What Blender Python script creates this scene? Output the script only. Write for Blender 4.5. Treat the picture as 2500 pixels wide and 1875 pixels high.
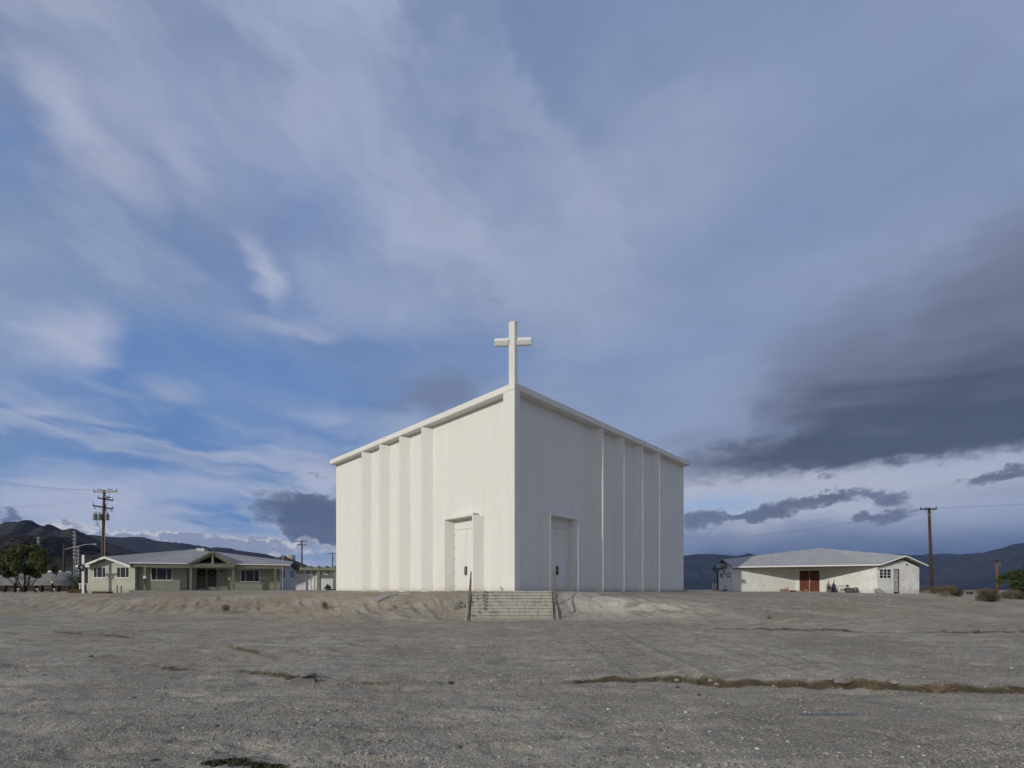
import bpy, bmesh, math, random
import numpy as np
from mathutils import Vector, Matrix

for _o in list(bpy.data.objects):
    bpy.data.objects.remove(_o)
scene = bpy.context.scene
COL = scene.collection
R = math.radians

# ------------------------------------------------------------------ camera
EYE = 1.55
F = 1155.0                      # focal length in pixels of the 2500 px wide photograph
HY = 1440.0                     # horizon row
cam_data = bpy.data.cameras.new('camera')
cam_data.sensor_width = 36.0
cam_data.lens = F / 2500.0 * 36.0
cam_data.shift_y = (HY - 937.5) / 2500.0
cam_data.clip_start = 0.1
cam_data.clip_end = 60000.0
cam = bpy.data.objects.new('camera', cam_data)
COL.objects.link(cam)
cam.location = (0, 0, EYE)
cam.rotation_euler = (R(90), 0, 0)
scene.camera = cam
scene.render.resolution_x = 1024
scene.render.resolution_y = 768

# ------------------------------------------------------------------ light
TH = R(45.84)                                   # church orientation
ER = (math.cos(TH), math.sin(TH))               # along the right-hand wall
EL = (-math.sin(TH), math.cos(TH))              # along the left-hand wall
SUN_EL = R(20.0)
_a = math.atan2(-ER[1], -ER[0]) + R(0.45)       # sun stands almost along the right-hand wall
SUN_H = (math.cos(_a), math.sin(_a))
SUN_DIR = Vector((SUN_H[0] * math.cos(SUN_EL), SUN_H[1] * math.cos(SUN_EL), math.sin(SUN_EL)))
sun_data = bpy.data.lights.new('sun', 'SUN')
sun_data.energy = 2.45
sun_data.angle = R(0.5)
sun_data.color = (1.0, 0.962, 0.862)
sun = bpy.data.objects.new('sun', sun_data)
COL.objects.link(sun)
sun.rotation_euler = SUN_DIR.to_track_quat('Z', 'Y').to_euler()
sun.location = (-30, -30, 40)

scene.view_settings.view_transform = 'Standard'
scene.view_settings.look = 'None'
scene.view_settings.exposure = 0.0
scene.view_settings.gamma = 1.0
scene.view_settings.use_curve_mapping = False


# ------------------------------------------------------------------ node maths helper
class V:
    """A socket with arithmetic."""
    nt = None

    def __init__(s, sock): s.s = sock

    @staticmethod
    def m(op, *a, clamp=False):
        n = V.nt.nodes.new('ShaderNodeMath'); n.operation = op; n.use_clamp = clamp
        for i, x in enumerate(a):
            if isinstance(x, V): V.nt.links.new(x.s, n.inputs[i])
            else: n.inputs[i].default_value = float(x)
        return V(n.outputs[0])

    def __add__(s, o): return V.m('ADD', s, o)
    __radd__ = __add__
    def __sub__(s, o): return V.m('SUBTRACT', s, o)
    def __rsub__(s, o): return V.m('SUBTRACT', o, s)
    def __mul__(s, o): return V.m('MULTIPLY', s, o)
    __rmul__ = __mul__
    def __truediv__(s, o): return V.m('DIVIDE', s, o)
    def __rtruediv__(s, o): return V.m('DIVIDE', o, s)


def sstep(x, a, b, lo=0.0, hi=1.0):
    n = V.nt.nodes.new('ShaderNodeMapRange'); n.interpolation_type = 'SMOOTHSTEP'; n.clamp = True
    V.nt.links.new(x.s, n.inputs['Value'])
    n.inputs['From Min'].default_value = a; n.inputs['From Max'].default_value = b
    n.inputs['To Min'].default_value = lo; n.inputs['To Max'].default_value = hi
    return V(n.outputs['Result'])


def comb(x, y, z):
    n = V.nt.nodes.new('ShaderNodeCombineXYZ')
    for i, q in enumerate((x, y, z)):
        if isinstance(q, V): V.nt.links.new(q.s, n.inputs[i])
        else: n.inputs[i].default_value = float(q)
    return V(n.outputs[0])


def sep(vec):
    n = V.nt.nodes.new('ShaderNodeSeparateXYZ'); V.nt.links.new(vec.s, n.inputs[0])
    return V(n.outputs[0]), V(n.outputs[1]), V(n.outputs[2])


def noise(vec, scale=1.0, detail=4.0, rough=0.55, dist=0.0, out='Fac'):
    n = V.nt.nodes.new('ShaderNodeTexNoise'); n.noise_dimensions = '3D'
    V.nt.links.new(vec.s, n.inputs['Vector'])
    n.inputs['Scale'].default_value = scale; n.inputs['Detail'].default_value = detail
    n.inputs['Roughness'].default_value = rough; n.inputs['Distortion'].default_value = dist
    return V(n.outputs[out])


def voro(vec, scale, out='Color', feature='F1'):
    n = V.nt.nodes.new('ShaderNodeTexVoronoi'); n.feature = feature
    V.nt.links.new(vec.s, n.inputs['Vector']); n.inputs['Scale'].default_value = scale
    return V(n.outputs[out])


def cmix(f, a, b):
    n = V.nt.nodes.new('ShaderNodeMix'); n.data_type = 'RGBA'; n.clamp_factor = True
    if isinstance(f, V): V.nt.links.new(f.s, n.inputs[0])
    else: n.inputs[0].default_value = f
    for i, c in ((6, a), (7, b)):
        if isinstance(c, V): V.nt.links.new(c.s, n.inputs[i])
        else: n.inputs[i].default_value = (c[0], c[1], c[2], 1)
    return V(n.outputs[2])


def cscale(c, f):
    n = V.nt.nodes.new('ShaderNodeVectorMath'); n.operation = 'SCALE'
    V.nt.links.new(c.s, n.inputs[0])
    if isinstance(f, V): V.nt.links.new(f.s, n.inputs['Scale'])
    else: n.inputs['Scale'].default_value = f
    return V(n.outputs[0])


def cmul(c, k):
    n = V.nt.nodes.new('ShaderNodeVectorMath'); n.operation = 'MULTIPLY'
    V.nt.links.new(c.s, n.inputs[0])
    if isinstance(k, V): V.nt.links.new(k.s, n.inputs[1])
    else: n.inputs[1].default_value = k
    return V(n.outputs[0])


# ------------------------------------------------------------------ world: sky with clouds
world = bpy.data.worlds.new('World'); scene.world = world; world.use_nodes = True
nt = world.node_tree; V.nt = nt
for n in list(nt.nodes): nt.nodes.remove(n)
out = nt.nodes.new('ShaderNodeOutputWorld')
bg = nt.nodes.new('ShaderNodeBackground'); nt.links.new(bg.outputs[0], out.inputs[0])
BG = 0.1
bg.inputs['Strength'].default_value = BG
sky = nt.nodes.new('ShaderNodeTexSky'); sky.sky_type = 'NISHITA'; sky.sun_disc = False
sky.sun_elevation = SUN_EL
sky.sun_rotation = math.atan2(SUN_DIR.x, SUN_DIR.y)
sky.altitude = 600; sky.air_density = 1.0; sky.dust_density = 0.6; sky.ozone_density = 1.4
tc = nt.nodes.new('ShaderNodeTexCoord')
D = V(tc.outputs['Generated'])
dx, dy, dz = sep(D)
az = V.m('ARCTAN2', dx, dy)
el = V.m('ARCSINE', dz)


def ae(xd, yd):
    """pixel of the 2212 px wide preview -> azimuth, elevation"""
    u = (xd * 1.1302 - 1250) / F; v = (HY - yd * 1.1302) / F
    return math.atan(u), math.atan(v / math.sqrt(1 + u * u))


dzc = V.m('MAXIMUM', dz, 0.0)
inv = 1.0 / (dzc + 0.10)
Px = dx * inv; Py = dy * inv
PP = comb(Px, Py, 0.0)
wn = noise(PP, 0.9, 2, 0.5, out='Color')
wx, wy, wz = sep(wn)
AEv = comb(az, el * 2.2, 0.3)
wa = noise(AEv, 5.0, 3, 0.6, out='Color')
ax_, ay_, az_ = sep(wa)
wb = noise(comb(az, el * 1.6, 1.7), 26.0, 4, 0.66, out='Color')
bx_, by_, bz_ = sep(wb)
AZ1 = az + (ax_ - 0.5) * 0.16; EL1 = el + (ay_ - 0.5) * 0.09          # softly bent
AZ2 = az + (bx_ - 0.5) * 0.075; EL2 = el + (by_ - 0.5) * 0.050         # ragged


W1 = comb(AZ1, EL1, 0.0)
W2 = comb(AZ2, EL2, 0.0)


def _grad(W, a0, e0, ra, re, rot):
    m = nt.nodes.new('ShaderNodeMapping'); m.vector_type = 'TEXTURE'
    nt.links.new(W.s, m.inputs['Vector'])
    m.inputs['Location'].default_value = (a0, e0, 0)
    m.inputs['Rotation'].default_value = (0, 0, rot)
    m.inputs['Scale'].default_value = (ra, re, 1)
    g = nt.nodes.new('ShaderNodeTexGradient'); g.gradient_type = 'SPHERICAL'
    nt.links.new(m.outputs[0], g.inputs[0])
    return V(g.outputs['Fac'])


def blob(cx, cy, rx, ry, rot=0.0, W=W1):
    """soft ellipse: 1 at the centre, fading past the rim (preview pixels)"""
    a0, e0 = ae(cx, cy)
    ra = abs(ae(cx + rx, cy)[0] - ae(cx - rx, cy)[0]) / 2
    re = abs(ae(cx, cy - ry)[1] - ae(cx, cy + ry)[1]) / 2
    return _grad(W, a0, e0, ra * 1.75, re * 1.75, R(rot)) * 1.15


def streak(x0, y0, x1, y1, w, W=W1):
    """soft line between two preview pixels, w = half width in pixels"""
    a0, e0 = ae(x0, y0); a1, e1 = ae(x1, y1)
    ln = math.hypot(a1 - a0, e1 - e0) / 2
    mx, my = (x0 + x1) / 2, (y0 + y1) / 2
    wA = abs(ae(mx + w, my)[0] - ae(mx, my)[0])
    return sstep(_grad(W, (a0 + a1) / 2, (e0 + e1) / 2, ln * 1.5, wA * 1.9, math.atan2(e1 - e0, a1 - a0)), 0.0, 0.9)


# fan of thin cirrus, laid on a high plane
cw_a = az + (ax_ - 0.5) * 0.34 + (wx - 0.5) * 0.30; cw_e = el + (ay_ - 0.5) * 0.22 + (wy - 0.5) * 0.22
along = cw_a * 0.88 - cw_e * 0.47; cross = cw_a * 0.47 + cw_e * 0.88
c1 = noise(comb(along * 2.0, cross * 5.6, 0.0), 1.0, 5, 0.52)
c2 = noise(comb(along * 1.6, cross * 2.6, 4.0), 1.2, 3, 0.5)
cirr = sstep(c1 * 0.62 + c2 * 0.38, 0.38, 0.68)
# low horizontal bands
c3 = noise(comb(az * 1.5 + ax_ * 0.2, el * 9.0 + (ay_ - 0.5) * 0.9 + az * 0.35, 2.0), 2.2, 5, 0.58)
low = sstep(c3, 0.43, 0.66)

leftw = sstep(az, 0.35, -0.25)
# coverage: thin veil everywhere, thinner in the low left quarter
gap = (blob(330, 910, 430, 140, 4) * 1.15 + blob(430, 1100, 330, 60, 0) * 0.35 + blob(560, 850, 330, 90, -8) * 0.8 + blob(650, 640, 260, 120, 25) * 0.45 + blob(640, 400, 190, 90, 15) * 0.55
       + blob(10, 330, 75, 150, -25) * 0.75 + blob(110, 520, 95, 90, 20) * 0.35 + blob(880, 760, 180, 90, 0) * 0.65
       + blob(560, 1120, 230, 40, 0) * 0.9 + blob(1330, 780, 190, 120, 0) * 0.30)
gap = V.m('MINIMUM', gap, 1.0)
veil = (0.76 - 0.14 * leftw + (c2 - 0.5) * (0.5 + 0.9 * leftw)) * (1.0 - gap * 0.95)

nish = cmul(V(sky.outputs[0]), (1.0, 1.0, 1.0))
def K(r, g, b): return (r / BG, g / BG, b / BG)
base = cmix(sstep(el, 0.02, 0.75), K(0.150, 0.288, 0.555), K(0.125, 0.205, 0.425))
base = cmix(0.22, base, nish)
base = cmix(gap * 0.75, base, K(0.098, 0.225, 0.515))
veilc = cmix(sstep(el, 0.15, 0.8), K(0.288, 0.348, 0.512), K(0.268, 0.334, 0.498))
colr = cmix(V.m('MAXIMUM', veil, 0.0), base, veilc)
upper = sstep(el, 0.16, 0.34)
colr = cmix(cirr * upper * (0.20 + 0.50 * leftw) * (1.0 - gap * 0.72), colr, K(0.430, 0.488, 0.640))
colr = cmix(low * sstep(el, 0.40, 0.20) * sstep(el, 0.0, 0.05) * leftw * 0.70, colr, K(0.480, 0.520, 0.640))

# brighter strokes of cirrus
st = (streak(0, 130, 180, 260, 60) * 0.50 + streak(60, 210, 260, 400, 55) * 0.50 + streak(190, 290, 350, 450, 42) * 0.55 + streak(290, 150, 560, 420, 95) * 0.34 + streak(60, 120, 330, 260, 60) * 0.30 + streak(560, 160, 700, 380, 90) * 0.22
      + streak(525, 505, 600, 660, 26) * 0.70 + streak(560, 590, 900, 690, 52) * 0.42 + streak(150, 640, 230, 790, 75) * 0.75 + streak(20, 660, 120, 760, 60) * 0.40 + streak(330, 300, 450, 420, 45) * 0.25
      + streak(0, 740, 250, 800, 40) * 0.58 + streak(520, 685, 740, 730, 16) * 0.52 + streak(0, 903, 160, 885, 15) * 0.62
      + streak(1180, 470, 1700, 235, 85) * 0.34 + blob(900, 470, 330, 150, 0) * 0.26 + blob(1260, 660, 120, 80, 0) * 0.34
      + streak(330, 840, 460, 875, 22) * 0.45 + streak(560, 880, 760, 885, 18) * 0.30 + streak(380, 985, 700, 960, 14) * 0.42
      + streak(250, 1060, 520, 1040, 34) * 0.62 + streak(-40, 1085, 330, 1090, 70) * 0.85 + streak(640, 1010, 740, 1060, 42) * 0.85
      + streak(1500, 640, 2212, 480, 60) * 0.16)
fib = 0.35 + 1.3 * noise(comb(along * 3.6, cross * 14.0, 3.0), 1.0, 4, 0.56)
colr = cmix(V.m('MINIMUM', st * fib, 0.9), colr, K(0.455, 0.500, 0.655))

# pale band under the storm deck on the right
band = blob(1850, 1062, 480, 88, 0) + blob(1560, 1070, 190, 70, 0) * 0.6
colr = cmix(V.m('MINIMUM', band, 1.0) * 0.92, colr, K(0.470, 0.500, 0.610))
colr = cmix(blob(1530, 1098, 120, 18) * 0.8, colr, K(0.330, 0.470, 0.720))

# storm deck on the right: soft upper edge, ragged lower edge
deck = (blob(2080, 800, 350, 210, -14) * 1.15 + blob(1850, 875, 270, 110, -8) * 0.78 + blob(2330, 720, 260, 230, 0) * 1.1
        + blob(2120, 930, 330, 80, 3, W2) * 1.0 + blob(1620, 1000, 190, 34, 0, W2) * 1.05 + blob(1480, 965, 130, 28, -6) * 0.42
        + blob(1960, 945, 200, 50, 0, W2) * 0.6)
dn = noise(comb(az * 1.1 + (ax_ - 0.5) * 0.25, el * 2.9, 5.0), 4.2, 6, 0.56)
dn2 = noise(comb(az * 0.9 - el * 0.5, el * 5.0 + az * 0.8, 9.0), 5.0, 4, 0.55)
lowcut = sstep(EL2, ae(1900, 1022)[1], ae(1900, 985)[1])
deckn = deck * 0.92 + (dn - 0.5) * 0.85 + (by_ - 0.5) * 0.12
halo = sstep(deckn, -0.30, 0.95)
colr = cmix(halo * lowcut * 0.60, colr, K(0.200, 0.232, 0.325))
deckf = sstep(deckn, 0.18, 1.35)
dgrad = sstep(el + (dn2 - 0.5) * 0.20, ae(1950, 930)[1], ae(1950, 690)[1])
deckc = cmix(dgrad, K(0.060, 0.078, 0.126), K(0.152, 0.182, 0.268))
deckc = cmix(sstep(dn2, 0.48, 0.74) * 0.40, deckc, K(0.142, 0.170, 0.248))
colr = cmix(deckf * lowcut * 0.92, colr, deckc)
wisp = sstep(blob(935, 850, 110, 34, 12) + (dn2 - 0.5) * 0.9 + (bz_ - 0.5) * 0.3, 0.20, 0.95)
colr = cmix(wisp * 0.62, colr, K(0.150, 0.178, 0.262))

# ragged dark scud
puffs = (blob(1500, 1125, 46, 22, 0, W2) + blob(1560, 1112, 50, 14, 0, W2) * 0.7 + blob(1690, 1098, 78, 13, 8, W2) * 1.05 + blob(1795, 1080, 46, 16, 14, W2)
         + blob(1645, 1118, 50, 14, 0, W2) * 0.8 + blob(1928, 1078, 48, 14, -6, W2) + blob(1860, 1068, 46, 12, 0, W2) * 0.6
         + blob(1935, 1112, 54, 12, 6, W2) * 0.9 + blob(1870, 1116, 36, 11, 0, W2) * 0.8
         + blob(2150, 1028, 84, 15, 8, W2) * 1.15 + blob(1785, 1028, 26, 8, 0, W2) * 0.7
         + blob(640, 1105, 85, 38, -8, W2) * 1.25 + blob(705, 1135, 60, 42, -20, W2) * 1.3 + blob(660, 1150, 40, 20, 0, W2) * 0.6
         + blob(680, 1028, 60, 8, 4, W2) * 0.55
         + blob(30, 1112, 22, 9, 0, W2) * 0.8 + blob(10, 1125, 40, 10, 0, W2) * 0.6 + blob(160, 1140, 40, 10, 0, W2) * 0.75)
pn = noise(comb(az, el * 1.5, 6.0), 40.0, 6, 0.62)
puffn = puffs * 1.10 + (bz_ - 0.5) * 0.9 + (pn - 0.5) * 1.3
puff = sstep(puffn, 0.32, 0.98)
edge = sstep(puffn, 0.15, 0.42) * (1.0 - puff)
pc = cmix(sstep(puffn, 0.5, 1.5), K(0.160, 0.188, 0.275), K(0.090, 0.110, 0.175))
near = sstep(puffs, 0.08, 0.40)
colr = cmix(edge * near * 0.34, colr, K(0.52, 0.55, 0.64))
colr = cmix(puff * sstep(puffs, 0.02, 0.22) * 0.90, colr, pc)

# cumulus heaped along the hills on the left
cum = (blob(300, 1168, 90, 15, 0, W2) * 0.95 + blob(385, 1163, 56, 14, 0, W2) * 1.1 + blob(440, 1172, 36, 9, 0, W2)
       + blob(220, 1160, 80, 22, 0, W2) * 0.7 + blob(590, 1178, 130, 17, 0, W2) * 0.85 + blob(500, 1185, 90, 12, 0, W2) * 0.6
       + blob(90, 1140, 110, 16, 0, W2) * 0.6)
cumn = cum * 1.1 + (bz_ - 0.5) * 0.6 + (pn - 0.5) * 0.9
cf = sstep(cumn, 0.36, 0.62) * sstep(cum, 0.03, 0.25)
cumc = cmix(sstep(by_ * 0.7 + el * 1.6 - cumn * 0.16, 0.31, 0.44), K(0.29, 0.32, 0.42), K(0.68, 0.68, 0.69))
colr = cmix(cf * 0.9, colr, cumc)

# dark rain base low on the right
rain = sstep(az, 0.20, 0.46) * sstep(el + (ay_ - 0.5) * 0.05, 0.128, 0.062)
colr = cmix(rain * 0.96, colr, K(0.078, 0.108, 0.200))
midr = sstep(az, 0.10, 0.40) * sstep(el + (ay_ - 0.5) * 0.07, 0.185, 0.10) * sstep(c3, 0.38, 0.62)
colr = cmix(midr * 0.5, colr, K(0.185, 0.225, 0.340))
# the half of the sky round the low sun: mostly unseen, cream tint added to warm the fill light
sd = nt.nodes.new('ShaderNodeVectorMath'); sd.operation = 'DOT_PRODUCT'
nt.links.new(D.s, sd.inputs[0]); sd.inputs[1].default_value = tuple(SUN_DIR)
sdv = V(sd.outputs['Value'])
colr = cmix(sstep(sdv, 0.0, 1.0) * 0.6, colr, K(0.46, 0.41, 0.33))
nt.links.new(colr.s, bg.inputs['Color'])
scene.cycles.use_adaptive_sampling = True
scene.cycles.adaptive_threshold = 0.03
scene.cycles.adaptive_min_samples = 6
scene.cycles.max_bounces = 8
scene.cycles.diffuse_bounces = 6
scene.world.cycles.sampling_method = 'MANUAL'
scene.world.cycles.sample_map_resolution = 256


# ------------------------------------------------------------------ numpy noise
def _hash(ix, iy, seed):
    h = (ix.astype(np.int64) * 374761393 + iy.astype(np.int64) * 668265263 + seed * 1274126177) & 0xFFFFFFFF
    h = ((h ^ (h >> 13)) * 1274126177) & 0xFFFFFFFF
    h = h ^ (h >> 16)
    return (h & 0xFFFF) / 65535.0


def vnoise(x, y, seed=0):
    ix = np.floor(x); iy = np.floor(y)
    fx = x - ix; fy = y - iy
    fx = fx * fx * fx * (fx * (fx * 6 - 15) + 10); fy = fy * fy * fy * (fy * (fy * 6 - 15) + 10)
    a = _hash(ix, iy, seed); b = _hash(ix + 1, iy, seed)
    c = _hash(ix, iy + 1, seed); d = _hash(ix + 1, iy + 1, seed)
    return (a * (1 - fx) + b * fx) * (1 - fy) + (c * (1 - fx) + d * fx) * fy


def fbm(x, y, oc=4, seed=0, gain=0.5, ridged=False):
    s = np.zeros_like(x); amp = 1.0; tot = 0.0; f = 1.0
    for o in range(oc):
        n = vnoise(x * f + o * 17.3, y * f - o * 9.1, seed + o)
        if ridged: n = 1 - np.abs(2 * n - 1)
        s += n * amp; tot += amp; amp *= gain; f *= 2.03
    return s / tot


def smooth(t):
    t = np.clip(t, 0, 1)
    return t * t * (3 - 2 * t)


# ------------------------------------------------------------------ terrain
_BX = np.array([-200, -90, -60, -36, -20, -11, -7, -4, -2.6, -1.7, 1.7, 2.6, 4, 8, 14, 25, 40, 70, 200.0])
_BF = np.array([118, 68, 41, 29, 22.8, 20.4, 19.8, 19.8, 20.0, 20.1, 20.1, 20.0, 19.2, 17.2, 15.8, 16.4, 19, 30, 60.0])
_BT = np.array([135, 82, 52, 39, 31.5, 27.6, 25.6, 23.6, 22.8, 22.6, 22.6, 22.9, 24.0, 28.0, 34, 38, 44, 58, 90.0])
_BZ = np.array([1.40, 1.35, 1.30, 1.25, 1.22, 1.27, 1.34, 1.43, 1.47, 1.48, 1.48, 1.46, 1.44, 1.40, 1.36, 1.33, 1.18, 0.9, 0.6])


def bank_steps():
    """small cut banks left by running water: (xs, ys, heights, decay)"""
    return [
        (np.array([0.0, 1.0, 2.4, 3.0, 4.2, 4.85, 6.06, 7.7, 12.0]), np.array([8.05, 7.72, 7.90, 7.66, 7.60, 7.52, 7.42, 7.15, 6.5]),
         np.array([0.0, 0.05, 0.085, 0.12, 0.17, 0.18, 0.155, 0.12, 0.09]), 9.0),
        (np.array([-9.2, -8.0, -6.4, -5.0, -4.1, -3.4, -2.8]), np.array([10.2, 9.75, 9.2, 8.75, 8.45, 8.1, 7.9]),
         np.array([0.0, 0.035, 0.055, 0.06, 0.07, 0.06, 0.0]), 1.6),
        (np.array([-8.6, -7.6, -6.4, -5.4, -4.6]), np.array([13.1, 12.4, 11.5, 10.7, 10.2]),
         np.array([0.0, 0.05, 0.075, 0.06, 0.0]), 2.2),
        (np.array([-15.4, -14.4, -13.0, -11.7, -10.4]), np.array([15.5, 15.2, 14.8, 14.3, 13.8]),
         np.array([0.0, 0.05, 0.06, 0.045, 0.0]), 2.5),
        (np.array([-3.6, -2.4, -1.2, 0.0, 0.8]), np.array([7.95, 7.95, 8.0, 8.0, 7.9]),
         np.array([0.0, 0.03, 0.022, 0.03, 0.0]), 1.2),
        (np.array([4.5, 7.0, 10.5, 15.0, 21.0, 27.0]), np.array([16.3, 15.7, 15.4, 15.2, 15.0, 14.8]),
         np.array([0.0, 0.05, 0.05, 0.06, 0.06, 0.0]), 6.0),
    ]


BANKS = bank_steps()
PUDDLES = [(3.93, 5.86, 0.36, 0.085)]


def ground_h(x, y, detail=True):
    x = np.asarray(x, float); y = np.asarray(y, float)
    lo = 0.24 * smooth((y - 8.5) / 12.0)
    yf = np.interp(x, _BX, _BF); yt = np.interp(x, _BX, _BT); zt = np.interp(x, _BX, _BZ)
    w = fbm(x * 0.45, y * 0.45, 3, 5) - 0.5
    t = (y + (w * 2.6 + (fbm(x * 0.16, y * 0.2, 2, 6) - 0.5) * 3.4) * np.clip((np.abs(x) - 1.9) / 3, 0, 1) - yf) / (yt - yf)
    t = np.clip(t, 0, 1)
    left = np.clip((-x - 1.5) / 3, 0, 1)
    prof = (0.30 * t + 0.70 * smooth(t)) * left + (0.35 * t + 0.65 * smooth(t)) * (1 - left)
    plat = 1.5 - 0.12 * smooth((x - 14) / 6) - 0.5 * smooth((x - 40) / 60)
    zz = zt + (plat - zt) * smooth((y - yt) / 9.0)
    z = lo + (zz - lo) * prof
    z = z - (z - 0.3) * smooth((y - 75) / 120)                # the shelf ends behind the buildings
    # erosion rills on the bank, lumps
    rim = prof * (1 - prof) * 4
    far = 1 - smooth((y - 60) / 60)
    if detail:
        z = z + rim * (fbm(x * 1.7 + y * 0.9, y * 0.5, 4, 21, 0.6, True) - 0.55) * 0.24 * far
        z = z + np.clip(rim * 1.3, 0, 1) * (fbm(x * 5, y * 5, 4, 22, 0.62) - 0.5) * 0.09 * far
        z = z + (fbm(x * 0.33, y * 0.33, 3, 1) - 0.5) * 0.10 * (1 - 0.6 * prof) * far
        z = z + (fbm(x * 1.9, y * 2.3, 4, 2) - 0.5) * 0.070 * (1 - 0.35 * prof) * far
        near = 1 - smooth((y - 12) / 14)
        z = z + (fbm(x * 8, y * 8, 4, 3, 0.6) - 0.5) * 0.034 * near
        z = z + np.clip(fbm(x * 1.2, y * 2.8, 3, 12) - 0.58, 0, 1) * -0.20 * near
        for yo, ws in ((12.9, 0.05), (14.6, -0.02), (17.6, 0.03), (18.9, 0.03)):
            dd = y - (yo + ws * x + (fbm(x * 0.2, x * 0 + yo, 2, 61) - 0.5) * 1.2)
            z = z - 0.022 * np.exp(-(dd / 0.13) ** 2) * smooth((fbm(x * 0.3, x * 0 + yo, 2, 62) - 0.35) / 0.25)
            z = z + 0.014 * np.exp(-((np.abs(dd) - 0.24) / 0.10) ** 2)
    for xs, ys, hs, dec in BANKS:
        yl = np.interp(x, xs, ys) + bank_jag(x, y)
        hh = np.interp(x, xs, hs, left=0, right=hs[-1]) * bank_var(x)
        d = y - yl
        z = z + hh * smooth((d + 0.02) / (0.05 + 0.10 * vnoise(x * 3.1, x * 0 + 9.0, 77))) * np.exp(-np.clip(d, 0, None) / dec)
        z = z - hh * 0.22 * np.exp(-((d + 0.25) / 0.28) ** 2)
    for px, py, rx, ry in PUDDLES:
        q = ((x - px) / rx) ** 2 + ((y - py) / ry) ** 2
        k = np.exp(-(q / 2.2) ** 2)
        z = z * (1 - k * 0.9) + (puddle_z(px, py) - 0.004 + 0.014 * np.minimum(q, 2.2) + (fbm(x * 7, y * 7, 2, 31) - 0.5) * 0.012) * k * 0.9
    return z


def bank_jag(x, y):
    return (fbm(x * 1.5, x * 0 + 3.7, 3, 7) - 0.5) * 0.42 + (fbm(x * 7.0, y * 5.0, 3, 8) - 0.5) * 0.14


def bank_var(x):
    return 0.60 + 0.70 * smooth((fbm(x * 1.3, x * 0 + 1.3, 3, 9) - 0.28) / 0.4)


def puddle_z(px, py):
    return 0.0 + 0.24 * float(smooth((py - 8.5) / 12.0)) + (0.085 if py > 8 else 0.0)


def gz(x, y):
    return float(ground_h(np.array([x]), np.array([y]))[0])


def at(px, py, Y):
    """photograph pixel at depth Y -> world point"""
    return Vector(((px - 1250.0) / F * Y, Y, EYE + (HY - py) / F * Y))


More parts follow.
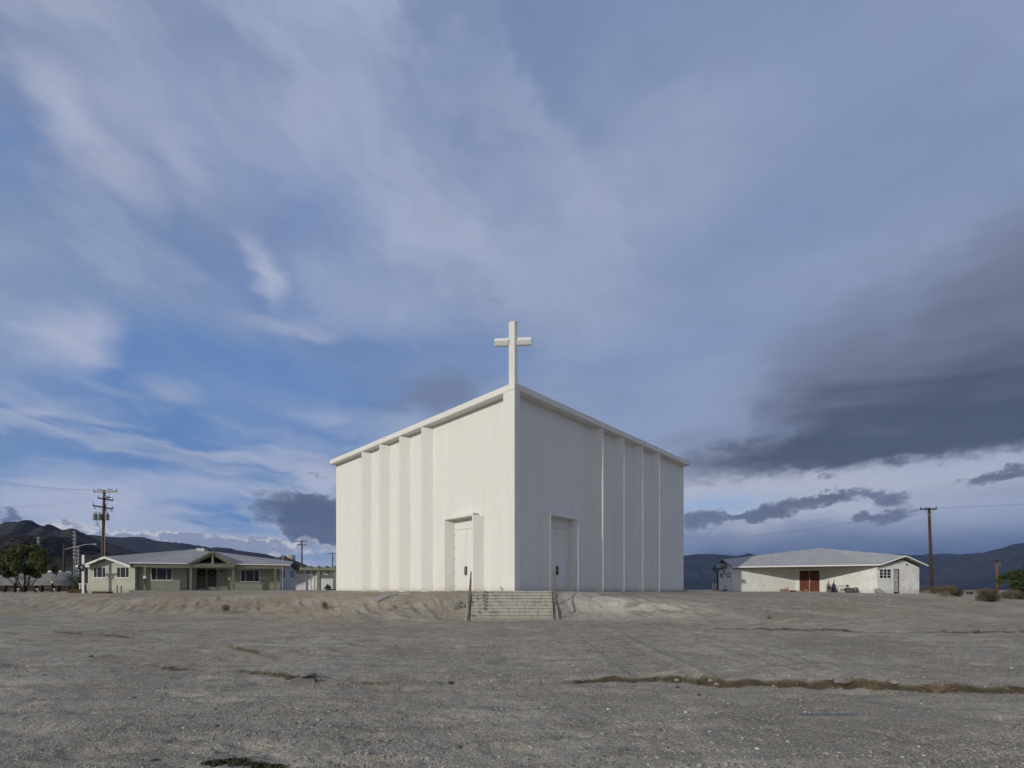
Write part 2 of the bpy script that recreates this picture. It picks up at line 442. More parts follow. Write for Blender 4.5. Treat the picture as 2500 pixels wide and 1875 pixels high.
# ------------------------------------------------------------------ mesh helpers
class MB:
    def __init__(s): s.v = []; s.f = []

    def poly(s, pts):
        n = len(s.v); s.v += [tuple(p) for p in pts]; s.f.append(tuple(range(n, n + len(pts))))
        return s

    def prism(s, base, top):
        """two equal rings, closed"""
        n = len(base); b = len(s.v)
        s.v += [tuple(p) for p in base] + [tuple(p) for p in top]
        s.f.append(tuple(range(b + n - 1, b - 1, -1))); s.f.append(tuple(range(b + n, b + 2 * n)))
        for i in range(n):
            j = (i + 1) % n
            s.f.append((b + i, b + j, b + n + j, b + n + i))
        return s

    def box(s, x0, x1, y0, y1, z0, z1, xf=None):
        ring = [(x0, y0), (x1, y0), (x1, y1), (x0, y1)]
        lo = [(x, y, z0) for x, y in ring]; hi = [(x, y, z1) for x, y in ring]
        if xf: lo = [xf(*p) for p in lo]; hi = [xf(*p) for p in hi]
        return s.prism(lo, hi)

    def ext(s, poly2, z0, z1, xf=None):
        lo = [(p[0], p[1], z0) for p in poly2]; hi = [(p[0], p[1], z1) for p in poly2]
        if xf: lo = [xf(*p) for p in lo]; hi = [xf(*p) for p in hi]
        return s.prism(lo, hi)

    def bar(s, a, b, w, h=None, up=(0, 0, 1), taper=1.0):
        a = Vector(a); b = Vector(b); h = h or w
        d = (b - a).normalized(); u = Vector(up)
        if abs(d.dot(u)) > 0.98: u = Vector((0, 1, 0))
        r = d.cross(u).normalized(); u = r.cross(d)
        def ring(c, k): return [c + r * (sx * w * k / 2) + u * (sy * h * k / 2) for sx, sy in ((-1, -1), (1, -1), (1, 1), (-1, 1))]
        return s.prism(ring(a, 1), ring(b, taper))

    def tube(s, pts, rad, n=8, cap=True):
        pts = [Vector(p) for p in pts]
        rads = rad if isinstance(rad, (list, tuple)) else [rad] * len(pts)
        rings = []
        for i, p in enumerate(pts):
            d = (pts[min(i + 1, len(pts) - 1)] - pts[max(i - 1, 0)]).normalized()
            u = Vector((0, 0, 1)) if abs(d.z) < 0.95 else Vector((0, 1, 0))
            r = d.cross(u).normalized(); u = r.cross(d)
            b = len(s.v)
            s.v += [tuple(p + (r * math.cos(2 * math.pi * k / n) + u * math.sin(2 * math.pi * k / n)) * rads[i]) for k in range(n)]
            rings.append(b)
        for i in range(len(pts) - 1):
            for k in range(n):
                s.f.append((rings[i] + k, rings[i] + (k + 1) % n, rings[i + 1] + (k + 1) % n, rings[i + 1] + k))
        if cap:
            s.f.append(tuple(rings[0] + k for k in range(n - 1, -1, -1)))
            s.f.append(tuple(rings[-1] + k for k in range(n)))
        return s

    def lathe(s, prof, c=(0, 0, 0), n=16):
        """profile of (r, z) about the vertical through c"""
        c = Vector(c); b = len(s.v)
        for r, z in prof:
            s.v += [(c.x + r * math.cos(2 * math.pi * k / n), c.y + r * math.sin(2 * math.pi * k / n), c.z + z) for k in range(n)]
        for i in range(len(prof) - 1):
            for k in range(n):
                s.f.append((b + i * n + k, b + i * n + (k + 1) % n, b + (i + 1) * n + (k + 1) % n, b + (i + 1) * n + k))
        s.f.append(tuple(b + k for k in range(n - 1, -1, -1)))
        m = b + (len(prof) - 1) * n
        s.f.append(tuple(m + k for k in range(n)))
        return s

    def blobby(s, c, rx, ry, rz, seed=0, rough=0.25, sub=1, flat=None):
        """an uneven stone"""
        bm = bmesh.new(); bmesh.ops.create_icosphere(bm, subdivisions=sub, radius=1.0)
        rg = random.Random(seed); b = len(s.v)
        for v in bm.verts:
            k = 1 + rg.uniform(-rough, rough)
            p = v.co * k
            z = p.z * rz
            if flat is not None: z = max(z, -flat * rz)
            s.v.append((c[0] + p.x * rx, c[1] + p.y * ry, c[2] + z))
        bm.verts.index_update()
        for f in bm.faces: s.f.append(tuple(b + v.index for v in f.verts))
        bm.free()
        return s


def obj(name, mb, mat, parent=None, smooth_=False, loc=None, bevel=0.0):
    me = bpy.data.meshes.new(name)
    o = bpy.data.objects.new(name, me); COL.objects.link(o)
    org = Vector((0, 0, 0))
    if parent is not None:
        o.parent = parent
        p = parent
        while p is not None:
            org += Vector(p.location); p = p.parent
    elif loc is not None:
        o.location = loc; org = Vector(loc)
    elif mb.v:
        a = np.array(mb.v)
        org = Vector((float(a[:, 0].mean()), float(a[:, 1].mean()), float(a[:, 2].min())))
        o.location = org
    a = np.array(mb.v, dtype=float) - np.array(org)
    me.from_pydata(a.tolist(), [], mb.f)
    me.materials.append(mat)
    bm = bmesh.new(); bm.from_mesh(me); bmesh.ops.recalc_face_normals(bm, faces=bm.faces); bm.to_mesh(me); bm.free()
    if smooth_:
        me.polygons.foreach_set('use_smooth', [True] * len(me.polygons))
    if bevel > 0:
        m = o.modifiers.new('bevel', 'BEVEL'); m.width = bevel; m.segments = 1; m.limit_method = 'ANGLE'
    return o


def np_mesh(name, verts, faces, mat, parent=None, loc=(0, 0, 0), smooth_=False):
    """verts (n,3); faces (m,3) or (m,4) arrays"""
    me = bpy.data.meshes.new(name)
    verts = np.asarray(verts, dtype=np.float32) - np.array(loc, dtype=np.float32)
    faces = np.asarray(faces, dtype=np.int32); k = faces.shape[1]
    me.vertices.add(len(verts)); me.vertices.foreach_set('co', verts.ravel())
    me.loops.add(faces.size); me.loops.foreach_set('vertex_index', faces.ravel())
    me.polygons.add(len(faces)); me.polygons.foreach_set('loop_start', np.arange(0, faces.size, k, dtype=np.int32))
    me.polygons.foreach_set('loop_total', np.full(len(faces), k, dtype=np.int32))
    if smooth_: me.polygons.foreach_set('use_smooth', np.ones(len(faces), dtype=bool))
    me.update(calc_edges=True); me.validate()
    me.materials.append(mat)
    o = bpy.data.objects.new(name, me); COL.objects.link(o)
    if parent is not None: o.parent = parent
    else: o.location = loc
    return o


def thing(name, label, cat, loc, group=None):
    o = bpy.data.objects.new(name, None); COL.objects.link(o)
    o.empty_display_size = 0.3; o.location = loc
    o['label'] = label; o['category'] = cat
    if group: o['group'] = group
    return o


def tag(o, label, cat, group=None):
    o['label'] = label; o['category'] = cat
    if group: o['group'] = group
    return o


# ------------------------------------------------------------------ materials
def new_mat(name):
    m = bpy.data.materials.new(name); m.use_nodes = True
    V.nt = m.node_tree
    b = m.node_tree.nodes['Principled BSDF']
    return m, b


def wpos():
    n = V.nt.nodes.new('ShaderNodeNewGeometry')
    return V(n.outputs['Position'])


def setc(b, c): V.nt.links.new(c.s, b.inputs['Base Color'])


def bump(b, h, strength=0.3, dist=0.01):
    n = V.nt.nodes.new('ShaderNodeBump'); n.inputs['Strength'].default_value = strength; n.inputs['Distance'].default_value = dist
    V.nt.links.new(h.s, n.inputs['Height']); V.nt.links.new(n.outputs[0], b.inputs['Normal'])


def plain(name, c, c2=None, scale=6.0, rough=0.8, metal=0.0, stretch=(1, 1, 1), bmp=0.0, spec=0.3, detail=4):
    """two-tone noisy paint / wood / metal"""
    m, b = new_mat(name)
    c2 = c2 or tuple(x * 0.75 for x in c)
    p = cmul(wpos(), stretch)
    n = noise(p, scale, detail, 0.6)
    setc(b, cmix(sstep(n, 0.3, 0.7), c, c2))
    b.inputs['Roughness'].default_value = rough; b.inputs['Metallic'].default_value = metal
    b.inputs['Specular IOR Level'].default_value = spec
    if bmp: bump(b, noise(p, scale * 4, 3, 0.6), bmp, 0.02)
    return m


def mat_church():
    m, b = new_mat('white_concrete_paint')
    x, y, z = sep(wpos())
    a = x * ER[0] + y * ER[1]; c = x * EL[0] + y * EL[1]
    # board-formed concrete: upright boards of uneven tone, fins of grout between them
    s1 = noise(comb(a * 3.1, c * 3.1, z * 0.04), 1.0, 3, 0.6)
    s2 = noise(comb(a * 9.0, c * 9.0, z * 0.22), 1.0, 4, 0.6)
    s3 = noise(comb(a * 1.4, c * 1.4, z * 0.30), 1.0, 4, 0.55)
    ln = V.m('ABSOLUTE', noise(comb(a * 4.3, c * 4.3, z * 0.015), 1.0, 2, 0.5) - 0.5)
    line = sstep(ln, 0.012, 0.0) * sstep(s2, 0.42, 0.6)
    col = cmix(sstep(s1, 0.3, 0.7), (0.732, 0.720, 0.676), (0.752, 0.740, 0.698))
    col = cmix(sstep(s3, 0.40, 0.72) * 0.50, col, (0.695, 0.688, 0.655))
    col = cmix(sstep(s2, 0.52, 0.75) * 0.30, col, (0.66, 0.652, 0.618))
    col = cmix(sstep(noise(comb(a * 0.9, c * 0.9, z * 0.12), 1.3, 4, 0.6), 0.56, 0.72) * 0.35, col, (0.60, 0.585, 0.54))
    col = cmix(line * 0.8, col, (0.83, 0.82, 0.79))
    # hairline cracks / lift joints
    cr = V.m('ABSOLUTE', noise(comb(a * 0.5, c * 0.5, z * 1.1), 1.0, 5, 0.55) - 0.5)
    col = cmix(sstep(cr, 0.004, 0.0) * sstep(noise(comb(a, c, z), 0.7, 2, 0.5), 0.52, 0.62) * 0.35, col, (0.42, 0.41, 0.38))
    # splashed earth along the foot
    col = cmix(sstep(z + noise(comb(a * 4, c * 4, z * 4), 1.0, 3, 0.6) * 0.5, 2.10, 1.60) * 0.55, col, (0.46, 0.40, 0.32))
    setc(b, col)
    b.inputs['Roughness'].default_value = 0.75; b.inputs['Specular IOR Level'].default_value = 0.2
    bump(b, s2 * 0.6 + line * 0.5 + noise(comb(a, c, z), 24.0, 4, 0.65) * 0.35, 0.25, 0.012)
    return m


def mat_stucco(name, c, dirt=(0.35, 0.31, 0.26), stain=0.25, zg=1.5):
    m, b = new_mat(name)
    x, y, z = sep(wpos()); p = comb(x, y, z)
    n = noise(p, 1.3, 5, 0.6)
    col = cmix(sstep(n, 0.35, 0.7), c, tuple(k * 0.88 for k in c))
    n2 = noise(comb(x * 2.2, y * 2.2, z * 1.4), 1.6, 6, 0.65)
    col = cmix(sstep(n2, 0.52, 0.70) * stain, col, dirt)
    col = cmix(sstep(z + n * 0.6, zg + 0.65, zg + 0.2) * 0.45, col, dirt)
    setc(b, col)
    b.inputs['Roughness'].default_value = 0.9; b.inputs['Specular IOR Level'].default_value = 0.15
    bump(b, noise(p, 35, 3, 0.6), 0.35, 0.01)
    return m


def mat_roof(name, ca, cb):
    m, b = new_mat(name)
    p = wpos()
    x, y, z = sep(p)
    rows = V.m('FRACT', z * 9.0)
    n = noise(p, 0.9, 5, 0.6); v = voro(p, 7.0); vx, vy, vz = sep(v)
    col = cmix(sstep(n, 0.3, 0.7), ca, cb)
    col = cmix((vx - 0.5) * 0.5 + 0.2, col, tuple(k * 0.72 for k in ca))
    col = cmix(sstep(rows, 0.16, 0.0) * 0.35, col, tuple(k * 0.5 for k in ca))
    setc(b, col)
    b.inputs['Roughness'].default_value = 0.9
    bump(b, rows * 0.5 + vx * 0.3, 0.4, 0.02)
    return m


def mat_ground():
    m, b = new_mat('desert_gravel')
    p = wpos(); x, y, z = sep(p)
    at1 = V.nt.nodes.new('ShaderNodeAttribute'); at1.attribute_name = 'soil'; soil = V(at1.outputs['Fac'])
    at3 = V.nt.nodes.new('ShaderNodeAttribute'); at3.attribute_name = 'cut'; cut = V(at3.outputs['Fac'])
    at2 = V.nt.nodes.new('ShaderNodeAttribute'); at2.attribute_name = 'pale'; pale = V(at2.outputs['Fac'])
    p2 = comb(x, y, 0.0)
    big = noise(p2, 0.28, 5, 0.6); mid = noise(comb(x * 0.55, y * 1.7, 0.0), 1.5, 6, 0.66)
    drift = noise(comb(x * 0.16, y * 1.25, 7.0), 1.0, 5, 0.6); fine = noise(p, 22.0, 4, 0.7)
    peb = voro(p, 48.0); px_, py_, pz_ = sep(peb)
    pebd = voro(p, 48.0, 'Distance')
    big2 = voro(p, 15.0); qx, qy, qz = sep(big2); bd = voro(p, 15.0, 'Distance')
    g = cmix(sstep(big, 0.32, 0.68), (0.186, 0.172, 0.153), (0.282, 0.266, 0.243))
    g = cmix(sstep(mid, 0.44, 0.66) * 0.80, g, (0.130, 0.120, 0.106))
    g = cmix(sstep(mid, 0.40, 0.24) * 0.45, g, (0.315, 0.295, 0.262))
    g = cmix(sstep(drift, 0.54, 0.68) * 0.50, g, (0.158, 0.146, 0.130))
    g = cmix(sstep(drift, 0.42, 0.30) * 0.40, g, (0.305, 0.285, 0.255))
    br = cmix(sstep(mid, 0.3, 0.7), (0.240, 0.192, 0.146), (0.180, 0.145, 0.112))
    br = cmix(sstep(big, 0.44, 0.60) * 0.7, br, (0.262, 0.240, 0.208))
    g = cmix(soil, g, br)
    g = cmix(pale * sstep(mid, 0.22, 0.48), g, (0.450, 0.432, 0.410))
    # pebbles: lighter and darker grains, a few white chips
    spk = cmix(sstep(px_, 0.0, 1.0), (0.065, 0.060, 0.055), (0.50, 0.475, 0.435))
    g = cmix(sstep(pebd, 0.60, 0.25) * (0.60 - soil * 0.28), g, spk)
    g = cmix(sstep(qx, 0.93, 0.96) * sstep(bd, 0.36, 0.26) * sstep(mid, 0.35, 0.6) * (1.0 - soil * 0.6), g, (0.52, 0.50, 0.47))
    g = cmix(sstep(qy, 0.94, 0.97) * sstep(bd, 0.34, 0.26) * 0.8, g, (0.085, 0.078, 0.070))
    g = cmix((fine - 0.5) * 0.9 + 0.1, g, (0.13, 0.12, 0.105))
    g = cmix(cut * (0.95 + 0.5 * (fine - 0.5)), g, cmix(sstep(fine, 0.35, 0.65), (0.036, 0.027, 0.017), (0.066, 0.051, 0.033)))  # cut faces: dark soil, blackened further in place of the undercut's shadow
    setc(b, cmul(g, (1.44, 1.405, 1.29)))
    b.inputs['Roughness'].default_value = 0.95; b.inputs['Specular IOR Level'].default_value = 0.1
    h = sstep(pebd, 0.5, 0.0) * 0.5 + fine * 0.9 + sstep(qx, 0.80, 0.9) * sstep(bd, 0.4, 0.1) * 1.2
    bump(b, h, 0.9, 0.022)
    return m


M = {}
M['church'] = mat_church()
M['ground'] = mat_ground()
M['black'] = plain('black_iron', (0.012, 0.012, 0.013), (0.02, 0.02, 0.02), rough=0.5)
M['hinge'] = plain('painted_hinge', (0.42, 0.41, 0.38), rough=0.6)
M['rust'] = plain('rusty_pipe', (0.26, 0.25, 0.235), (0.17, 0.075, 0.038), 9.0, 0.75, 0.2, (1, 1, 1), 0.4)
M['step'] = None
M['olive'] = mat_stucco('olive_stucco', (0.345, 0.350, 0.270), (0.24, 0.22, 0.17), 0.15)
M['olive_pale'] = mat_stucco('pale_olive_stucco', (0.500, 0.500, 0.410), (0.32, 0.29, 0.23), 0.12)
M['olive_wood'] = plain('olive_painted_wood', (0.215, 0.220, 0.150), (0.175, 0.178, 0.120), 4.0, 0.75)
M['olive_dark'] = plain('dark_olive_door', (0.075, 0.074, 0.060), (0.06, 0.06, 0.05), 4.0, 0.6)
M['stucco_white'] = mat_stucco('weathered_white_stucco', (0.76, 0.755, 0.715), (0.38, 0.37, 0.33), 0.35, 1.35)
M['stucco_grey'] = mat_stucco('stained_white_stucco', (0.64, 0.64, 0.61), (0.30, 0.30, 0.28), 0.75, 1.35)
M['white_wood'] = plain('white_trim', (0.76, 0.75, 0.73), (0.68, 0.67, 0.64), 5.0, 0.6)
M['soffit'] = plain('soffit_boards', (0.40, 0.37, 0.30), (0.33, 0.30, 0.24), 3.0, 0.8)
M['roof_l'] = mat_roof('grey_shingles', (0.335, 0.335, 0.345), (0.275, 0.278, 0.288))
M['roof_r'] = mat_roof('pale_grey_shingles', (0.390, 0.392, 0.405), (0.330, 0.332, 0.345))
M['door_wood'] = plain('red_brown_door', (0.150, 0.047, 0.020), (0.095, 0.028, 0.012), 5.0, 0.5, 0, (6, 6, 0.7))
M['peeling'] = None
M['pole'] = plain('pole_timber', (0.165, 0.098, 0.055), (0.095, 0.052, 0.028), 3.0, 0.9, 0, (8, 8, 0.5), 0.3)
M['pole_dark'] = plain('dark_pole_timber', (0.085, 0.052, 0.034), (0.055, 0.034, 0.022), 3.0, 0.9, 0, (8, 8, 0.5), 0.3)
M['arm_pale'] = plain('pale_crossarm', (0.34, 0.29, 0.20), (0.26, 0.21, 0.14), 4.0, 0.9)
M['arm_dark'] = plain('dark_crossarm', (0.045, 0.042, 0.040), (0.03, 0.028, 0.026), 4.0, 0.9)
M['galv'] = plain('galvanised_steel', (0.36, 0.37, 0.38), (0.28, 0.29, 0.30), 4.0, 0.5, 0.4)
M['insul'] = plain('insulator', (0.10, 0.10, 0.11), (0.07, 0.07, 0.08), 4.0, 0.3)
M['wire'] = plain('wire', (0.10, 0.10, 0.11), (0.12, 0.12, 0.12), 1.0, 0.6)
M['tie'] = plain('creosote_timber', (0.045, 0.030, 0.022), (0.022, 0.016, 0.013), 3.0, 0.95, 0, (1, 1, 3), 0.5)
M['tie_brown'] = plain('old_brown_timber', (0.105, 0.062, 0.040), (0.055, 0.034, 0.024), 4.0, 0.95, 0, (1, 1, 4), 0.5)
M['concrete'] = plain('old_concrete', (0.36, 0.345, 0.32), (0.27, 0.255, 0.235), 5.0, 0.9, 0, (1, 1, 1), 0.4)
M['rock'] = plain('grey_rock', (0.250, 0.232, 0.208), (0.165, 0.150, 0.132), 7.0, 0.95, 0, (1, 1, 1), 0.6)
M['rock_pale'] = plain('pale_rock', (0.33, 0.31, 0.275), (0.25, 0.23, 0.20), 7.0, 0.95, 0, (1, 1, 1), 0.6)
M['rock_dark'] = plain('dark_rock', (0.075, 0.070, 0.066), (0.050, 0.046, 0.042), 7.0, 0.95, 0, (1, 1, 1), 0.6)
M['bark'] = plain('bark', (0.085, 0.062, 0.045), (0.045, 0.034, 0.026), 6.0, 0.95, 0, (1, 1, 0.3), 0.4)
M['twig'] = plain('dry_twig', (0.30, 0.225, 0.140), (0.20, 0.145, 0.085), 5.0, 0.95)
M['twig_dark'] = plain('dark_twig', (0.115, 0.080, 0.052), (0.075, 0.052, 0.036), 5.0, 0.95)
M['twig_grey'] = plain('grey_twig', (0.185, 0.165, 0.135), (0.13, 0.115, 0.095), 5.0, 0.95)
M['weed'] = plain('weed_leaf', (0.060, 0.072, 0.030), (0.085, 0.082, 0.040), 9.0, 0.85)
M['cardboard'] = plain('cardboard', (0.30, 0.205, 0.115), (0.25, 0.17, 0.09), 3.0, 0.9)
M['purple'] = plain('dark_fabric', (0.045, 0.030, 0.042), (0.10, 0.075, 0.085), 9.0, 0.95)
M['cream'] = plain('cream_cloth', (0.45, 0.39, 0.34), (0.30, 0.25, 0.22), 7.0, 0.95)
M['vac_grey'] = plain('grey_green_plastic', (0.120, 0.125, 0.095), (0.19, 0.19, 0.15), 8.0, 0.4)
M['vac_dark'] = plain('navy_black_plastic', (0.018, 0.018, 0.026), (0.03, 0.03, 0.04), 8.0, 0.35)
M['case'] = plain('charcoal_case', (0.060, 0.060, 0.055), (0.075, 0.075, 0.068), 4.0, 0.6)
M['yellow'] = plain('yellow_plastic', (0.62, 0.42, 0.04), (0.52, 0.34, 0.03), 4.0, 0.6)
M['wreath'] = plain('dark_wreath', (0.018, 0.020, 0.016), (0.035, 0.022, 0.018), 20.0, 0.9)
M['bow'] = plain('white_bauble', (0.6, 0.6, 0.6), rough=0.4)
M['mast'] = plain('mast_white', (0.30, 0.31, 0.32), (0.24, 0.25, 0.26), 2.0, 0.6)
M['tank'] = plain('beige_tank', (0.44, 0.40, 0.33), (0.40, 0.36, 0.30), 0.5, 0.7)
M['block_wall'] = mat_stucco('white_block_wall', (0.62, 0.62, 0.61), (0.40, 0.38, 0.35), 0.1)
M['tarp'] = plain('black_plastic', (0.012, 0.012, 0.012), rough=0.6)
M['curtain'] = plain('brown_curtain', (0.17, 0.10, 0.055), (0.10, 0.058, 0.034), 3.0, 0.9, 0, (9, 9, 0.4))
M['dark_in'] = plain('dark_interior', (0.020, 0.020, 0.022), rough=0.9)
M['blind'] = plain('cream_blind', (0.42, 0.40, 0.33), (0.36, 0.34, 0.28), 2.0, 0.8, 0, (1, 1, 12))


def mat_glass():
    m, b = new_mat('window_glass')
    b.inputs['Base Color'].default_value = (0.035, 0.042, 0.050, 1)
    b.inputs['Roughness'].default_value = 0.06
    b.inputs['Specular IOR Level'].default_value = 0.6
    b.inputs['Alpha'].default_value = 0.62
    return m


def mat_step():
    m, b = new_mat('worn_step_concrete')
    x, y, z = sep(wpos())
    st = noise(comb(x * 7.0, y * 1.0, z * 0.9), 1.4, 5, 0.65)
    n = noise(comb(x, y, z), 2.0, 5, 0.6)
    col = cmix(sstep(n, 0.3, 0.7), (0.50, 0.475, 0.422), (0.415, 0.392, 0.345))
    col = cmix(sstep(st, 0.46, 0.66) * 0.62, col, (0.255, 0.230, 0.185))
    col = cmix(sstep(z + n * 0.5, 0.85, 0.35) * 0.5, col, (0.30, 0.235, 0.17))
    col = cmix(sstep(noise(comb(x * 1.2, y, z * 2), 1.3, 3, 0.5), 0.60, 0.74) * 0.55, col, (0.215, 0.150, 0.092))
    setc(b, col); b.inputs['Roughness'].default_value = 0.9
    bump(b, noise(comb(x, y, z), 30, 4, 0.65), 0.5, 0.012)
    return m


def mat_peel():
    m, b = new_mat('peeling_paint')
    x, y, z = sep(wpos())
    n = noise(comb(x * 5, y * 5, z * 4), 2.6, 6, 0.72)
    col = cmix(sstep(n, 0.46, 0.52), (0.60, 0.59, 0.56), (0.14, 0.115, 0.10))
    setc(b, col); b.inputs['Roughness'].default_value = 0.9
    bump(b, sstep(n, 0.46, 0.52), 0.5, 0.01)
    return m


def mat_leaf(name, c, c2, c3):
    m, b = new_mat(name)
    p = wpos()
    n = noise(p, 1.1, 3, 0.6); f = noise(p, 14.0, 2, 0.6)
    col = cmix(sstep(n, 0.3, 0.7), c, c2)
    col = cmix(sstep(f, 0.45, 0.75) * 0.7, col, c3)
    setc(b, col); b.inputs['Roughness'].default_value = 0.75; b.inputs['Specular IOR Level'].default_value = 0.2
    return m


def mat_water():
    m, b = new_mat('puddle_water')
    b.inputs['Base Color'].default_value = (0.10, 0.095, 0.085, 1)
    b.inputs['Roughness'].default_value = 0.16
    b.inputs['Specular IOR Level'].default_value = 0.55
    bump(b, noise(wpos(), 30, 2, 0.5), 0.03, 0.01)
    return m


M['glass'] = mat_glass(); M['step'] = mat_step(); M['peeling'] = mat_peel(); M['water'] = mat_water()
M['leaf_pepper'] = mat_leaf('pepper_tree_leaf', (0.098, 0.122, 0.040), (0.145, 0.160, 0.060), (0.058, 0.076, 0.026))
M['leaf_dark'] = mat_leaf('dark_leaf', (0.048, 0.066, 0.026), (0.070, 0.086, 0.034), (0.030, 0.042, 0.018))
M['leaf_scrub'] = mat_leaf('scrub_leaf', (0.130, 0.105, 0.068), (0.175, 0.135, 0.090), (0.080, 0.070, 0.044))
M['leaf_scrubd'] = mat_leaf('dark_scrub_leaf', (0.075, 0.062, 0.040), (0.100, 0.078, 0.052), (0.045, 0.044, 0.030))


# ------------------------------------------------------------------ the ground sheet
def build_ground():
    rr = np.concatenate([np.geomspace(0.03, 3.4, 22, endpoint=False), np.geomspace(3.4, 9.5, 270, endpoint=False), np.geomspace(9.5, 45, 300, endpoint=False),
                         np.geomspace(45, 260, 90, endpoint=False), np.geomspace(260, 14000, 40)])
    th = np.concatenate([np.linspace(-math.pi, -R(54), 40, endpoint=False), np.linspace(-R(54), R(54), 640, endpoint=False), np.linspace(R(54), math.pi, 41)])
    T, Q = np.meshgrid(th, rr)
    X = Q * np.sin(T); Y = Q * np.cos(T)
    Z = np.where(Q < 9000, ground_h(X, Y), 0.3)
    nr, nth = X.shape
    verts = np.stack([X, Y, Z], -1).reshape(-1, 3)
    idx = np.arange(nr * nth).reshape(nr, nth)
    a = idx[:-1, :-1].ravel(); b = idx[:-1, 1:].ravel(); c = idx[1:, 1:].ravel(); d = idx[1:, :-1].ravel()
    faces = np.stack([a, d, c, b], -1)
    o = np_mesh('ground', verts, faces, M['ground'], smooth_=True)
    o['kind'] = 'structure'
    me = o.data
    x = verts[:, 0]; y = verts[:, 1]
    yf = np.interp(x, _BX, _BF); yt = np.interp(x, _BX, _BT)
    n = fbm(x * 0.35, y * 0.6, 4, 41)
    n2 = fbm(x * 1.1, y * 1.6, 3, 42)
    soilL = smooth((y - yf + 1.6 + (n - 0.5) * 4) / 2.2) * (1 - smooth((y - yt - 2.5 + (n2 - 0.5) * 5) / 4.0)) * smooth((-x - 1.0) / 2.0)
    soilL *= (0.40 + 0.45 * smooth((-x - 3) / 6)) * (0.35 + 0.65 * smooth((fbm(x * 0.55, y * 0.8, 4, 44) - 0.34) / 0.22))
    soilR = smooth((y - yf - 0.5 + (n - 0.5) * 5) / 3.0) * (1 - smooth((y - yt - 3 + (n2 - 0.5) * 6) / 6.0)) * smooth((x - 1.0) / 2.0) * 0.55 * smooth((n - 0.28) / 0.25)
    soil = np.maximum(soilL, soilR)
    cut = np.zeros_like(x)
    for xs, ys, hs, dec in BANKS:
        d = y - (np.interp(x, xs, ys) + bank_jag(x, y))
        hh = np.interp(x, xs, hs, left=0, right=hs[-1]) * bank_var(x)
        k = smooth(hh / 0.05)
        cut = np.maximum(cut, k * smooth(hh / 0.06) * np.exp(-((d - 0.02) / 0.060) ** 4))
        soil = np.maximum(soil, k * 0.45 * np.exp(-((d + 0.12) / 0.16) ** 2) * smooth((n2 - 0.38) / 0.3))
    soil = np.maximum(soil, 0.75 * np.exp(-(((x + 6.4) / 1.5) ** 2 + ((y - 10.9) / 0.6) ** 2)))      # sandy wash
    soil = np.maximum(soil, 0.4 * np.exp(-(((x + 2.9) / 0.8) ** 2 + ((y - 7.75) / 0.25) ** 2)))
    soil = np.maximum(soil, smooth((y - 120) / 200) * 0.5)
    pale = 1.0 * np.exp(-(((x - 5.0 - (y - 21.5) * -0.9) / 2.3) ** 2 + ((y - 21.6) / 1.9) ** 2)) * smooth((n2 - 0.25) / 0.25)
    pale = np.maximum(pale, 0.8 * np.exp(-(((x + 9.0) / 3.0) ** 2 + ((y - 31.5) / 2.5) ** 2)) * smooth((n2 - 0.35) / 0.25))
    pale = np.maximum(pale, 0.7 * np.exp(-(((x - 31.0) / 6.0) ** 2 + ((y - 36.5) / 2.5) ** 2)) * smooth((n2 - 0.35) / 0.25))
    for nm, arr in (('soil', soil), ('pale', pale), ('cut', cut)):
        at_ = me.attributes.new(nm, 'FLOAT', 'POINT')
        at_.data.foreach_set('value', arr.astype(np.float32))
    return o


build_ground()


# ------------------------------------------------------------------ hills and mountains
def mat_hill(name, c1, c2, spot, sp_scale, sp_amt, bmp=0.6, bd=1.0):
    m, b = new_mat(name)
    p = wpos()
    n = noise(p, sp_scale * 0.22, 5, 0.6); f = noise(p, sp_scale, 5, 0.7)
    col = cmix(sstep(n, 0.35, 0.65), c1, c2)
    col = cmix(sstep(f, 0.48, 0.58) * sp_amt, col, spot)
    setc(b, col); b.inputs['Roughness'].default_value = 1.0; b.inputs['Specular IOR Level'].default_value = 0.0
    bump(b, noise(p, sp_scale * 1.5, 5, 0.7), bmp, bd)
    return m


